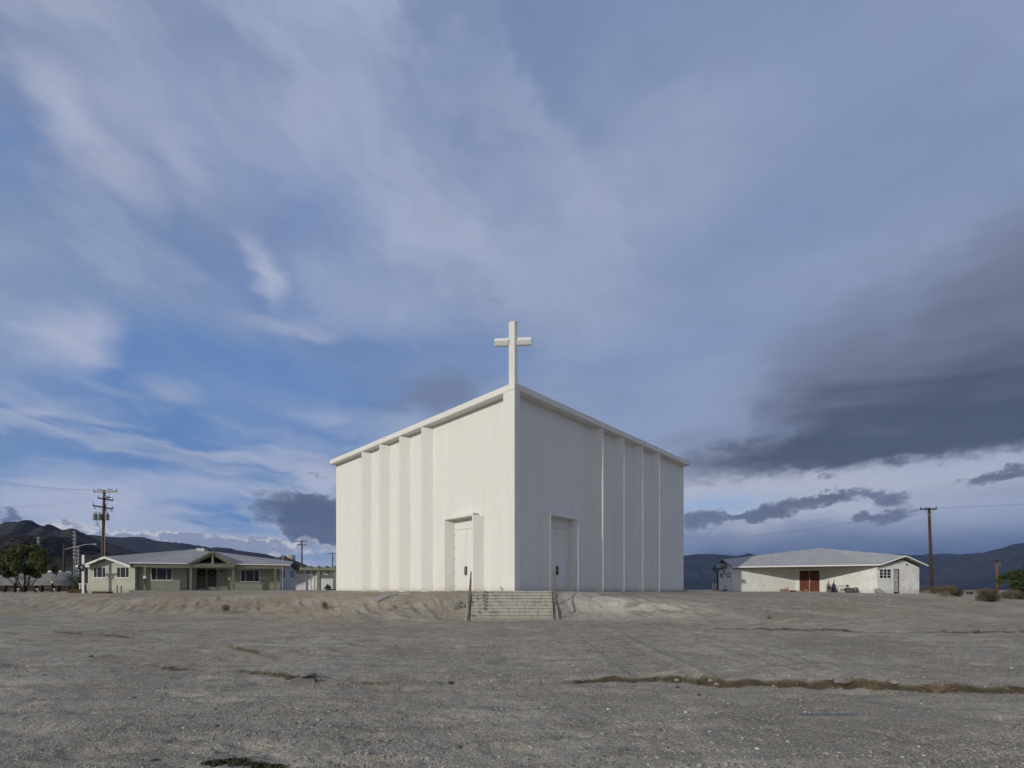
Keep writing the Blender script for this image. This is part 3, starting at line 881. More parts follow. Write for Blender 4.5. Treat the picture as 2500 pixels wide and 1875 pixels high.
def ridge(name, prof, y0, depth, mat, rough, seed, nx=260, ny=60, freq=1.0, oct_=5, foot=0.25, ridged=True):
    """a range whose skyline follows prof = [(photo px, photo py)...] as seen at depth y0"""
    px = np.array([p[0] for p in prof], float); py = np.array([p[1] for p in prof], float)
    xs = (px - 1250) / F * y0; zs = EYE + (HY - py) / F * y0
    X = np.linspace(xs[0], xs[-1], nx)
    crest = np.interp(X, xs, zs)
    k = np.ones(5) / 5
    crest = np.convolve(np.pad(crest, 2, mode='edge'), k, mode='valid')
    T = np.linspace(-1, 1, ny)
    XX, TT = np.meshgrid(X, T)
    CR = np.tile(crest, (ny, 1))
    prof_t = np.where(TT < 0, smooth(1 + TT) ** 0.85, smooth(1 - TT))
    YY = y0 + TT * depth
    n = fbm(XX / depth * 3 * freq, YY / depth * 3 * freq, oct_, seed, 0.55, ridged)
    n2 = fbm(XX / depth * 14 * freq, YY / depth * 14 * freq, 5, seed + 9, 0.65)
    Z = foot + (CR - foot) * prof_t * (1 + (n - 0.6) * rough * (1 - 0.80 * prof_t)) + (n2 - 0.5) * rough * 0.26 * CR * smooth(prof_t * 3) * (1 - 0.35 * prof_t)
    Z = np.maximum(Z, -2.0)
    XX = XX * (YY / y0) * 0.5 + XX * 0.5 + (vnoise(XX / depth * 2, YY / depth * 2, seed + 3) - 0.5) * depth * 0.25
    Z[0, :] = -3; Z[-1, :] = -3
    idx = np.arange(nx * ny).reshape(ny, nx)
    fc = np.stack([idx[:-1, :-1].ravel(), idx[:-1, 1:].ravel(), idx[1:, 1:].ravel(), idx[1:, :-1].ravel()], -1)
    o = np_mesh(name, np.stack([XX, YY, Z], -1).reshape(-1, 3), fc, mat, smooth_=True)
    o['kind'] = 'structure'
    return o


M['lava'] = mat_hill('lava_hill', (0.078, 0.071, 0.066), (0.050, 0.046, 0.044), (0.016, 0.018, 0.013), 0.14, 0.85, 1.0, 3.0)
M['hill_mid'] = mat_hill('brown_foothill', (0.066, 0.062, 0.060), (0.050, 0.048, 0.047), (0.026, 0.027, 0.022), 0.06, 0.6, 1.0, 4.0)
M['mount_l'] = mat_hill('dark_range', (0.050, 0.046, 0.050), (0.040, 0.038, 0.042), (0.026, 0.026, 0.028), 0.02, 0.5, 0.8, 12.0)
M['mount_r'] = mat_hill('cloud_dimmed_range', (0.040, 0.038, 0.038), (0.020, 0.021, 0.024), (0.062, 0.054, 0.050), 0.004, 0.6, 1.0, 60.0)  # very dark rock tone stands in for cloud shade over the right-hand mountains
M['rocky'] = mat_hill('rocky_knoll', (0.150, 0.130, 0.110), (0.105, 0.092, 0.080), (0.045, 0.044, 0.032), 0.30, 0.8, 1.0, 1.2)
M['mound'] = mat_hill('gravel_mound', (0.245, 0.238, 0.230), (0.200, 0.195, 0.188), (0.14, 0.135, 0.125), 0.9, 0.5, 0.8, 0.3)

ridge('hill_near', [(-700, 1400), (-300, 1345), (-60, 1322), (40, 1312), (120, 1314), (180, 1322), (235, 1334), (262, 1352), (300, 1356), (420, 1355), (500, 1362), (600, 1385), (660, 1420), (740, 1439)],
      640, 330, M['lava'], 0.42, 3, 420, 110, 3.2, 5)
ridge('hill_middle', [(-800, 1390), (-200, 1320), (0, 1290), (30, 1281), (60, 1279), (85, 1274), (105, 1285), (122, 1290), (135, 1281), (150, 1292), (175, 1299), (205, 1292), (232, 1306), (262, 1318), (330, 1340), (420, 1372), (520, 1400)],
      1700, 700, M['hill_mid'], 0.35, 11, 340, 60, 2.0, 5)
ridge('mountains_left', [(-900, 1360), (-100, 1320), (120, 1318), (240, 1310), (300, 1316), (335, 1314), (400, 1326), (460, 1330), (520, 1340), (548, 1337), (565, 1342), (640, 1353), (690, 1366), (740, 1382), (800, 1396), (860, 1410), (1000, 1430)],
      4200, 1500, M['mount_l'], 0.35, 17, 360, 60, 1.8, 5)
ridge('knoll', [(640, 1440), (676, 1372), (690, 1360), (706, 1357), (722, 1361), (742, 1370), (760, 1376), (780, 1384), (812, 1390), (860, 1405), (930, 1439)],
      300, 60, M['rocky'], 0.40, 23, 220, 70, 2.2, 5)
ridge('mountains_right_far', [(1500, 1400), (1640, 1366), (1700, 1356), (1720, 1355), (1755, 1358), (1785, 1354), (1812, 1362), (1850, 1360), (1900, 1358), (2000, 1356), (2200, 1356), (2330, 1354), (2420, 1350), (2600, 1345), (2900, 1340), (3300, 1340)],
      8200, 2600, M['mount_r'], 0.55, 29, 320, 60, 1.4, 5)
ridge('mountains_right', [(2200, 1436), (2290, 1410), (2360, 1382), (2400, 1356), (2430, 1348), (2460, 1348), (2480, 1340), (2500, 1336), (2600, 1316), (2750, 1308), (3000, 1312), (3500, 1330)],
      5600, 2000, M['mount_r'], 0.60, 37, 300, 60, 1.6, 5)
ridge('gravel_mound', [(-160, 1422), (-60, 1404), (0, 1401), (60, 1399), (110, 1397), (150, 1396), (176, 1402), (192, 1416), (206, 1436)],
      66, 7, M['mound'], 0.12, 41, 120, 40, 2.0, 4)


# ------------------------------------------------------------------ the church
LC = 19.56; WC = 0.45; CX, CY = 0.117, 22.5
ZB = 1.40; Z_SOF = 1.55 + 9.58; Z_TOP = 1.55 + 9.90


def cw(a, b, z): return (CX + ER[0] * a + EL[0] * b, CY + ER[1] * a + EL[1] * b, z)
def cwm(a, b, z): return cw(b, a, z)      # mirrored: for the left-hand wall, (along, inward)


church = thing('church', 'tall white windowless concrete church seen at its corner with a cross on top', 'church', (CX, CY, 1.48))


def wall_holes(A, L, z0, z1, th, holes, xf):
    """a wall along s with rectangular holes (s0,s1,zlo,zhi), xf(s, depth, z)"""
    mb = MB()
    ss = sorted(set([A, L] + [h[0] for h in holes] + [h[1] for h in holes]))
    zz = sorted(set([z0, z1] + [h[2] for h in holes] + [h[3] for h in holes]))
    zz = [z for z in zz if z0 <= z <= z1]
    def hole(s, z): return any(h[0] < s < h[1] and h[2] < z < h[3] for h in holes)
    ns, nz = len(ss) - 1, len(zz) - 1
    solid = [[not hole((ss[i] + ss[i + 1]) / 2, (zz[j] + zz[j + 1]) / 2) for j in range(nz)] for i in range(ns)]
    for i in range(ns):
        for j in range(nz):
            if not solid[i][j]: continue
            a, b, c, d = ss[i], ss[i + 1], zz[j], zz[j + 1]
            mb.poly([xf(a, 0, c), xf(b, 0, c), xf(b, 0, d), xf(a, 0, d)])
            mb.poly([xf(a, th, d), xf(b, th, d), xf(b, th, c), xf(a, th, c)])
            if i == 0 or not solid[i - 1][j]: mb.poly([xf(a, 0, c), xf(a, 0, d), xf(a, th, d), xf(a, th, c)])
            if i == ns - 1 or not solid[i + 1][j]: mb.poly([xf(b, 0, d), xf(b, 0, c), xf(b, th, c), xf(b, th, d)])
            if j == 0 or not solid[i][j - 1]: mb.poly([xf(b, 0, c), xf(a, 0, c), xf(a, th, c), xf(b, th, c)])
            if j == nz - 1 or not solid[i][j + 1]: mb.poly([xf(a, 0, d), xf(b, 0, d), xf(b, th, d), xf(a, th, d)])
    return mb


FINS = (7.62, 9.98, 12.34, 14.70)
for side in (0, 1):
    X = cwm if side == 0 else cw                    # X(along, inward, z)
    n0, n1 = ((3.00, 5.42) if side == 0 else (2.68, 5.14))
    st = WC if side == 0 else WC + 0.25
    z_s = 5.42
    w = wall_holes(st, LC - 0.13, ZB, Z_SOF - 0.004, 0.25, [(n0 + 0.10, n1 - 0.03, ZB - 1, z_s)],
                   lambda s, d, z, X=X: X(s, WC + d, z))
    wo = obj('wall', w, M['church'], church)
    if side == 1: wo['label'] = 'wall in shade on the right of the corner'
    else: wo['label'] = 'sunlit wall on the left of the corner'
    for t in FINS:
        mb = MB().ext([(t, 0.012), (t, WC + 0.004), (t - 0.56, WC + 0.004), (t - 0.035, 0.012)], ZB, Z_SOF - 0.002, X)
        obj('fin', mb, M['church'], church, bevel=0.012)
    # porch frame round the door
    mb = MB().ext([(n0, 0.016), (n0 + 0.10, 0.016), (n0 + 0.10, WC + 0.05), (n0 - 0.38, WC + 0.05), (n0 - 0.38, WC + 0.006)], ZB, z_s, X)
    obj('porch_jamb', mb, M['church'], church, bevel=0.01)
    mb = MB().ext([(n1, 0.016), (n1, WC + 0.006), (n1 - 0.03, WC + 0.05), (n1 - 0.34, WC + 0.05), (n1 - 0.025, 0.016)], ZB, z_s, X)
    obj('porch_jamb', mb, M['church'], church, bevel=0.008)
    mb = MB()
    fr = [X(n0, 0.014, z_s + 0.002), X(n1, 0.014, z_s + 0.002), X(n1, 0.014, z_s + 0.035), X(n0, 0.014, z_s + 0.15)]
    bk = [X(n0, WC + 0.006, z_s + 0.002), X(n1, WC + 0.006, z_s + 0.002), X(n1, WC + 0.006, z_s + 0.035), X(n0, WC + 0.006, z_s + 0.175)]
    mb.prism(fr, bk)
    obj('porch_hood', mb, M['church'], church, bevel=0.01)
    # doors: two leaves under a fixed panel
    d0, d1 = n0 + 0.104, n1 - 0.335
    mid = (d0 + d1) / 2
    zt = 1.5 + 3.36
    mb = MB().box(d0, d1, WC + 0.03, WC + 0.12, zt + 0.012, z_s - 0.002, X)
    obj('transom_panel', mb, M['church'], church)
    for k, (s0, s1) in enumerate(((d0, mid - 0.006), (mid + 0.006, d1))):
        leaf = obj('door', MB().box(s0, s1, WC + 0.035, WC + 0.10, 1.505, zt, X), M['church'], church, bevel=0.006)
        hx = mid + (-0.085 if k == 0 else 0.045)
        hm = MB().box(hx, hx + 0.042, WC - 0.025, WC + 0.005, EYE + 0.80, EYE + 1.28, X)
        hm.box(hx + 0.006, hx + 0.036, WC + 0.005, WC + 0.037, EYE + 0.86, EYE + 0.90, X)
        hm.box(hx + 0.006, hx + 0.036, WC + 0.005, WC + 0.037, EYE + 1.18, EYE + 1.22, X)
        obj('handle', hm, M['black'], leaf)
        if k == 1:
            obj('lock_plate', MB().box(hx + 0.05, hx + 0.10, WC + 0.015, WC + 0.037, EYE + 0.90, EYE + 1.04, X), M['black'], leaf)
            for hz in (1.7, 2.45, 3.2, 3.85, 4.55):
                obj('hinge', MB().box(s1 - 0.03, s1 + 0.02, WC + 0.008, WC + 0.037, hz, hz + 0.09, X), M['hinge'], leaf)

poly = [(0.006, 0.006), (0.40, 0.006), (0.40, WC - 0.004), (WC - 0.004, WC - 0.004), (WC - 0.004, 0.78), (0.006, 0.78)]
obj('corner_post', MB().ext(poly, ZB, Z_SOF - 0.002, cw), M['church'], church, bevel=0.015)
mb = MB()
mb.box(0, LC, 0, LC, Z_SOF, Z_TOP, cw)
obj('roof_slab', mb, M['church'], church, bevel=0.02)
mb = wall_holes(WC + 0.25, LC - 0.13, ZB, Z_SOF - 0.004, 0.25, [], lambda s, d, z: cw(LC - 0.38 + d, s, z))
obj('wall', mb, M['church'], church)['label'] = 'rear wall on the right'
mb = wall_holes(WC + 0.25, LC - 0.384, ZB, Z_SOF - 0.004, 0.25, [], lambda s, d, z: cw(s, LC - 0.38 + d, z))
obj('wall', mb, M['church'], church)['label'] = 'rear wall on the left'
obj('plinth', MB().box(WC - 0.22, LC, WC - 0.22, LC, ZB - 0.9, ZB + 0.10, cw), M['concrete'], church)

# cross on the corner
cr_root = bpy.data.objects.new('cross', None); COL.objects.link(cr_root); cr_root.parent = church
CO = Vector((CX - 0.06, CY + 0.42, Z_TOP))
cr_root.location = CO - Vector(church.location)
ca, sa = math.cos(R(-4)), math.sin(R(-4))
def kx(x, y, z): return (CO.x + x * ca - y * sa, CO.y + x * sa + y * ca, CO.z + z)
sec = [(-0.215, 0.0), (-0.19, -0.075), (0.075, -0.155), (0.19, -0.045), (0.215, 0.02), (0.15, 0.15), (-0.15, 0.15)]
obj('upright', MB().ext(sec, -0.02, 3.06, kx), M['church'], cr_root, bevel=0.012)
secv = [(2.32, 0.0), (2.115, -0.150), (1.93, -0.06), (1.91, 0.02), (1.96, 0.14), (2.27, 0.14)]
for x0, x1 in ((-0.90, -0.205), (0.205, 0.90)):
    mb = MB().prism([kx(x0, y, z) for z, y in secv], [kx(x1, y, z) for z, y in secv])
    obj('arm', mb, M['church'], cr_root, bevel=0.012)

# ------------------------------------------------------------------ steps
steps = thing('concrete_steps', 'nine worn concrete steps climbing to the corner of the white church', 'steps', (0, 20.0, 0.22))
NS = 9; RISE = (1.50 - 0.235) / NS; RUN = 0.245; Y0 = 20.0
for i in range(NS):
    yf = Y0 + RUN * i; zt = 0.235 + RISE * (i + 1)
    hw = 1.755 + 0.012 * i
    rg = random.Random(i)
    ye = yf + RUN + 0.12 if i < NS - 1 else 22.62
    mb = MB()
    n = 22
    xs = [-hw + 2 * hw * k / n for k in range(n + 1)]
    yo = [yf + rg.uniform(-0.006, 0.006) for _ in xs]
    zo = [zt + rg.uniform(-0.005, 0.003) for _ in xs]
    b0 = len(mb.v)
    for x, y, z in zip(xs, yo, zo):
        mb.v += [(x, y + 0.055, zt - RISE - (0.15 if i == 0 else -0.001)), (x, y + 0.042, z - 0.062), (x, y + 0.002, z - 0.052), (x, y, z - 0.012), (x, y + 0.012, z), (x, ye, zt), (x, ye, zt - RISE + 0.001)]
    for k in range(n):
        for q in range(6):
            mb.f.append((b0 + k * 7 + q, b0 + (k + 1) * 7 + q, b0 + (k + 1) * 7 + q + 1, b0 + k * 7 + q + 1))
        mb.f.append((b0 + k * 7 + 6, b0 + (k + 1) * 7 + 6, b0 + (k + 1) * 7, b0 + k * 7))
    mb.f.append(tuple(b0 + q for q in range(6, -1, -1))); mb.f.append(tuple(b0 + n * 7 + q for q in range(7)))
    obj('step', mb, M['step'], steps)
for sx in (-1, 1):
    x0, x1 = (sx * 1.90, sx * 2.02)
    prof = [(19.95, -0.05), (20.1, 0.33), (22.1, 1.40), (22.55, 1.43), (22.55, 0.2)]
    mb = MB().prism([(x0, y, z) for y, z in prof], [(x1, y, z) for y, z in prof])
    obj('cheek_wall', mb, M['concrete'], steps, bevel=0.02)

for sx, lab in ((-1, 'rusty peeling pipe handrail on the left edge of the concrete steps'), (1, 'rusty peeling pipe handrail on the right edge of the concrete steps')):
    xb, xt = sx * 1.845, sx * 1.93
    hr = thing('handrail', lab, 'handrail', (xb, 20.1, 0.28), 'handrails beside the church steps')
    pb = (xb, 20.08, 1.12); pt = (xt, 22.25, 2.38)
    obj('post', MB().tube([(xb, 20.08, 0.15), (xb - sx * 0.005, 20.08, 0.7), pb], 0.027, 8), M['rust'], hr)
    obj('post', MB().tube([(xt + sx * 0.015, 22.25, 1.2), (xt, 22.25, 1.9), pt], 0.027, 8), M['rust'], hr)
    ym = 21.15; k = (ym - 20.08) / (22.25 - 20.08); xm = xb + (xt - xb) * k; zm = 1.12 + (2.38 - 1.12) * k
    obj('post', MB().tube([(xm + sx * 0.005, ym, 0.7), (xm, ym, zm)], 0.025, 8), M['rust'], hr)
    obj('rail', MB().tube([(xb, 19.92, 1.03), pb, (xm, ym, zm), pt, (xt, 22.42, 2.40)], 0.03, 8), M['rust'], hr, True)


# ------------------------------------------------------------------ generic house pieces
def frame_xf(A, B):
    """A,B plan points left to right as seen from outside -> xf(s, inward depth, z), length"""
    A = Vector((A[0], A[1])); B = Vector((B[0], B[1])); u = (B - A); L = u.length; u /= L
    n = Vector((-u.y, u.x))                       # inward
    return (lambda s, d, z: (A.x + u.x * s + n.x * d, A.y + u.y * s + n.y * d, z)), L


def px_s(A, B, px, off=0.0):
    """distance along A->B where the sight line of photo column px meets it (plane pushed in by off)"""
    u = Vector((B[0] - A[0], B[1] - A[1])); u.normalize(); n = Vector((-u.y, u.x))
    ax, ay = A[0] + n.x * off, A[1] + n.y * off
    r = (px - 1250) / F
    return (r * ay - ax) / (u.x - r * u.y)


def window(parent, X, s0, s1, z0, z1, cols, rows, wall_th=0.15, frame=0.05, fm=None, back=None, name='window', muntin=0.03):
    """frame, panes and what hangs behind them; cols may be a list of split fractions"""
    fm = fm or M['white_wood']
    mb = MB()
    e = frame
    mb.box(s0, s1, -0.015, 0.06, z0, z0 + e, X); mb.box(s0, s1, -0.015, 0.06, z1 - e, z1, X)
    mb.box(s0, s0 + e, -0.013, 0.058, z0 + e, z1 - e, X); mb.box(s1 - e, s1, -0.013, 0.058, z0 + e, z1 - e, X)
    cuts = cols if isinstance(cols, (list, tuple)) else [k / cols for k in range(1, cols)]
    xs = [s0 + e] + [s0 + e + (s1 - s0 - 2 * e) * c for c in cuts] + [s1 - e]
    zs = [z0 + e + (z1 - z0 - 2 * e) * k / rows for k in range(rows + 1)]
    for x in xs[1:-1]: mb.box(x - muntin / 2, x + muntin / 2, -0.005, 0.05, z0 + e, z1 - e, X)
    w = obj(name, mb, fm, parent)
    if rows > 1:
        for z in zs[1:-1]:
            obj('muntin', MB().box(xs[0], xs[-1], 0.0, 0.044, z - muntin / 2, z + muntin / 2, X), fm, w)
    for i in range(len(xs) - 1):
        for j in range(rows):
            obj('pane', MB().box(xs[i], xs[i + 1], 0.02, 0.026, zs[j], zs[j + 1], X), M['glass'], w)
    obj('sill', MB().box(s0 - 0.04, s1 + 0.04, -0.05, 0.03, z0 - 0.05, z0 - 0.002, X), fm, w)
    if back:
        for (a, b, mt) in back:
            obj('curtain', MB().box(s0 + (s1 - s0) * a, s0 + (s1 - s0) * b, 0.09, 0.11, z0, z1, X), mt, w)
    bk = MB(); bk.poly([X(s0 - 0.4, 0.9, z0 - 0.4), X(s1 + 0.4, 0.9, z0 - 0.4), X(s1 + 0.4, 0.9, z1 + 0.4), X(s0 - 0.4, 0.9, z1 + 0.4)])
    obj('room_back', bk, M['dark_in'], w)
    return w


def slab_roof(pts, faces, th):
    """roof sheet of given thickness from 3-D points and faces"""
    mb = MB(); n = len(pts)
    mb.v = [tuple(p) for p in pts] + [(p[0], p[1], p[2] - th) for p in pts]
    edges = {}
    for f in faces:
        mb.f.append(tuple(f)); mb.f.append(tuple(n + i for i in reversed(f)))
        for i in range(len(f)):
            a, b = f[i], f[(i + 1) % len(f)]
            edges[(a, b)] = edges.get((a, b), 0) + 1
    for (a, b) in list(edges):
        if (b, a) not in edges: mb.f.append((b, a, n + a, n + b))
    return mb


def on_ground(px, py, y0=3.6, y1=95.0):
    """where the sight line of a photo pixel meets the ground"""
    Y = np.linspace(y0, y1, 3000); X = (px - 1250) / F * Y; Z = EYE + (HY - py) / F * Y
    d = ground_h(X, Y) - Z
    k = np.argmax(d > 0) if (d > 0).any() else len(Y) - 1
    return Vector((X[k], Y[k], ground_h(X[k:k + 1], Y[k:k + 1])[0]))


def gable_tri(X, s0, s1, z0, sa, za, th):
    """triangular wall piece above z0 between s0 and s1 with apex at sa"""
    return MB().prism([X(s0, 0, z0), X(s1, 0, z0), X(sa, 0, za)], [X(s0, th, z0), X(s1, th, z0), X(sa, th, za)])


def edge_board(a, b, h, t, up=0.0):
    """board hung along a roof edge from a to b"""
    a = Vector(a); b = Vector(b)
    return MB().bar(a - Vector((0, 0, h / 2 - up)), b - Vector((0, 0, h / 2 - up)), t, h)


# ------------------------------------------------------------------ white building on the right
E0 = Vector((21.04, 45.0)); E1 = Vector((31.3, 40.5))
fu = (E1 - E0).normalized(); bu = Vector((-fu.y, fu.x))
GR = 1.36
white_b = thing('white_building', 'low white stucco building with pale grey roof and brown double doors', 'building', (27.0, 44.5, GR))
def r_pt(s, d): return tuple(E0 + fu * s + bu * d)
LR = (E1 - E0).length
P0 = r_pt(0.02, 0.12); Q0 = r_pt(5.46, 2.8); Q1 = r_pt(7.60, 2.8); P1 = (31.36, 40.62); P2 = (35.12, 40.80); P5 = (21.95, 50.3); P3 = (36.2, 50.0); P4 = (36.0, 55.5)
ZW = 3.56
for (A, B, nm) in ((P0, Q0, 'l'), (Q1, P1, 'r')):
    X, L = frame_xf(A, B)
    obj('wall', wall_holes(0, L, GR - 0.5, ZW, 0.2, [], X), M['stucco_white'], white_b)
X, L = frame_xf(Q0, Q1)
d0 = px_s(Q0, Q1, 1952); d1 = px_s(Q0, Q1, 2001)
zd = EYE + (HY - 1393) / F * 45
obj('wall', wall_holes(0, L, GR - 0.5, ZW, 0.2, [(d0, d1, GR - 0.6, zd)], X), M['stucco_white'], white_b)
dm = (d0 + d1) / 2
for k, (a, b) in enumerate(((d0 + 0.02, dm - 0.03), (dm + 0.03, d1 - 0.02))):
    dr = obj('door', MB().box(a, b, 0.08, 0.13, GR + 0.03, zd - 0.02, X), M['door_wood'], white_b)
    for (p0, p1, q0, q1) in ((0.12, 0.88, 0.06, 0.24), (0.12, 0.88, 0.30, 0.36), (0.12, 0.46, 0.42, 0.62), (0.54, 0.88, 0.42, 0.62), (0.12, 0.46, 0.68, 0.94), (0.54, 0.88, 0.68, 0.94)):
        H = zd - GR - 0.05; Wd = b - a
        obj('panel', MB().box(a + Wd * p0, a + Wd * p1, 0.062, 0.081, GR + 0.03 + H * q0, GR + 0.03 + H * q1, X), M['door_wood'], dr, bevel=0.006)
obj('door_post', MB().box(dm - 0.028, dm + 0.028, 0.055, 0.14, GR + 0.02, zd - 0.02, X), M['cream'], white_b)
obj('door_handle', MB().box(dm + 0.035, dm + 0.075, 0.035, 0.06, GR + 0.95, GR + 1.2, X), M['bow'], white_b)
obj('threshold', MB().box(d0 - 0.1, d1 + 0.1, -0.25, 0.07, GR - 0.2, GR + 0.028, X), M['cream'], white_b)
# right-hand gable end
X, L = frame_xf(P1, P2)
w0, w1 = px_s(P1, P2, 2146), px_s(P1, P2, 2176.5); wz0, wz1 = EYE + (HY - 1413) / F * 40.7, EYE + (HY - 1388.5) / F * 40.7
g0, g1 = px_s(P1, P2, 2182), px_s(P1, P2, 2195.5); gz1 = EYE + (HY - 1389) / F * 40.7
obj('wall', wall_holes(0, L, GR - 0.5, 3.46, 0.2, [(w0, w1, wz0, wz1), (g0, g1, GR - 0.6, gz1)], X), M['stucco_grey'], white_b)['label'] = 'stained gable end wall'
sa = px_s(P1, P2, 2204)
obj('gable', gable_tri(X, 0, L, 3.461, sa, 4.16, 0.2), M['stucco_grey'], white_b)
window(white_b, X, w0, w1, wz0, wz1, 3, 3, frame=0.05, back=[(0.02, 0.28, M['cream']), (0.72, 0.98, M['blind'])])
dr = obj('door', MB().box(g0 + 0.05, g1 - 0.05, 0.06, 0.10, GR + 0.02, gz1 - 0.05, X), M['peeling'], white_b); dr['label'] = 'narrow door with peeling paint'
mb = MB().box(g0, g0 + 0.048, 0.0, 0.11, GR - 0.1, gz1 - 0.05, X); mb.box(g1 - 0.048, g1, 0.0, 0.11, GR - 0.1, gz1 - 0.05, X); mb.box(g0, g1, -0.002, 0.112, gz1 - 0.049, gz1 - 0.001, X)
obj('door_frame', mb, M['tie_brown'], white_b)
vx = px_s(P1, P2, 2214)
obj('vent', MB().box(vx - 0.05, vx + 0.05, -0.02, 0.02, 3.62, 3.80, X), M['dark_in'], white_b)
obj('meter_box', MB().box(0.02, 0.14, -0.06, 0.0, 3.30, 3.44, X), M['galv'], white_b)
# left-hand gable end, dark with the church's shadow
X, L = frame_xf(P5, P0)
obj('wall', wall_holes(0, L, GR - 0.5, 3.50, 0.2, [(L * 0.10, L * 0.36, 2.70, 3.30), (L * 0.60, L * 0.88, 2.70, 3.30)], X), M['stucco_white'], white_b)
obj('gable', gable_tri(X, 0, L, 3.501, L * 0.5, 4.38, 0.2), M['stucco_white'], white_b)
for a, b in ((0.10, 0.36), (0.60, 0.88)):
    window(white_b, X, L * a, L * b, 2.70, 3.30, 3, 2, frame=0.06, muntin=0.07)
obj('downspout', MB().tube([X(0.1, -0.45, 3.60), X(0.12, -0.12, 3.25), X(0.12, -0.10, GR)], 0.07, 8), M['black'], white_b)
cooler = obj('cooler', MB().box(L * 0.30, L * 0.58, -0.62, -0.08, 3.75, 4.22, X), M['galv'], white_b)
for s in (0.30, 0.58):
    mb = MB().bar(X(L * s, -0.58, 3.73), X(L * s, -0.02, 2.95), 0.05); mb.bar(X(L * s, -0.62, 3.73), X(L * s, -0.0, 3.73), 0.05)
    obj('bracket', mb, M['black'], cooler)
# rear walls
for A, B in ((P2, P3), (P3, P4), (P4, P5)):
    X, L = frame_xf(A, B); obj('wall', wall_holes(0.0, L, GR - 0.5, 3.45, 0.2, [], X), M['stucco_white'], white_b)
rp = [(20.86, 44.86, 3.74), (31.40, 40.26, 3.72), (33.42, 40.14, 4.46), (35.62, 40.5, 3.64), (36.6, 50.2, 3.62), (30.5, 47.0, 5.70), (21.25, 47.8, 4.60), (21.5, 50.9, 3.70), (36.6, 56.2, 3.62)]
rf = [(0, 1, 5), (0, 5, 6), (6, 5, 8), (6, 8, 7), (1, 2, 5), (2, 3, 4), (2, 4, 5), (5, 4, 8)]
roof = obj('roof', slab_roof(rp, rf, 0.07), M['roof_r'], white_b)
pa, pb = Vector(rp[0]), Vector(rp[1])
off = Vector((fu.y, -fu.x, 0)) * 0.03
obj('fascia', edge_board(pa + off + Vector((0, 0, 0.01)), pb + off + Vector((0, 0, 0.01)), 0.11, 0.03), M['white_wood'], roof)
for i, j, mt in ((1, 2, 'white_wood'), (2, 3, 'white_wood'), (0, 6, 'black'), (6, 7, 'black')):
    o3 = Vector((0, -0.03, 0)) if i in (1, 2) else Vector((-0.03, 0, 0))
    obj('rake_board', edge_board(Vector(rp[i]) + o3, Vector(rp[j]) + o3, 0.09, 0.03, 0.012), M[mt], roof)
mb = MB().ext([(p[0], p[1]) for p in (r_pt(0.05, 0.03), r_pt(LR - 0.03, 0.03), P1, Q1, Q0, P0)], 3.565, 3.60)
obj('soffit', mb, M['soffit'], white_b)
for a, h in (((29.0, 46.0), 0.18), ((25.6, 46.6), 0.14)):
    zz = 5.2 if a[0] > 28 else 4.95
    obj('vent_pipe', MB().tube([(a[0], a[1], zz - 0.4), (a[0], a[1], zz + h)], 0.05, 8), M['galv'], roof)

# ------------------------------------------------------------------ olive house on the left
H0 = Vector((-32.1, 39.9)); H1 = Vector((-21.0, 44.8))
hu = (H1 - H0).normalized(); hb = Vector((-hu.y, hu.x))
GL = 1.48
olive = thing('olive_house', 'low olive green house with grey shingle roof and gabled timber porch', 'house', (-28.5, 43.5, GL))
def h_pt(s, d): p = H0 + hu * s + hb * d; return (p.x, p.y)
HX = lambda s, d, z: (H0.x + hu.x * s + hb.x * d, H0.y + hu.y * s + hb.y * d, z)
LH = (H1 - H0).length
A0 = (-36.5, 40.72); A1 = (-32.32, 40.55)
X, L = frame_xf(A0, A1)
wins = [(px_s(A0, A1, 228), px_s(A0, A1, 258.6)), (px_s(A0, A1, 284.7), px_s(A0, A1, 315.8))]
zz0, zz1 = EYE + (HY - 1410.5) / F * 40.6, EYE + (HY - 1384) / F * 40.6
obj('wall', wall_holes(0, L, GL - 0.5, 3.585, 0.2, [(a, b, zz0, zz1) for a, b in wins], X), M['olive_pale'], olive)['label'] = 'sunlit pale gable wall'
obj('gable', gable_tri(X, 0, L, 3.586, px_s(A0, A1, 264), 4.18, 0.2), M['olive_pale'], olive)
for a, b in wins:
    window(olive, X, a, b, zz0, zz1, [0.27, 0.73], 1, frame=0.045, back=[(0.25, 0.75, M['curtain'])])
# porch walls
DW = 1.10; DD = 1.75
sA = px_s(tuple(H0), tuple(H1), 331, DW); sB = px_s(tuple(H0), tuple(H1), 456, DW); sC = px_s(tuple(H0), tuple(H1), 556, DW); sD = px_s(tuple(H0), tuple(H1), 683, DW)
wl = (px_s(tuple(H0), tuple(H1), 368.6, DW), px_s(tuple(H0), tuple(H1), 420.7, DW)); wz = (EYE + (HY - 1417) / F * 42, EYE + (HY - 1386.5) / F * 42)
wr = (px_s(tuple(H0), tuple(H1), 587, DW), px_s(tuple(H0), tuple(H1), 634, DW)); wzr = (EYE + (HY - 1420) / F * 44, EYE + (HY - 1390) / F * 44)
XW = lambda s, d, z: HX(s, DW + d, z)
obj('wall', wall_holes(sA, sB, GL - 0.5, 3.70, 0.2, [(wl[0], wl[1], wz[0], wz[1])], XW), M['olive'], olive)
obj('wall', wall_holes(sC, sD, GL - 0.5, 3.70, 0.2, [(wr[0], wr[1], wzr[0], wzr[1])], XW), M['olive'], olive)
window(olive, XW, wl[0], wl[1], wz[0], wz[1], [0.25, 0.75], 1, frame=0.05)
window(olive, XW, wr[0], wr[1], wzr[0], wzr[1], [0.25, 0.72], 1, frame=0.05, back=[(0.27, 0.72, M['blind'])])
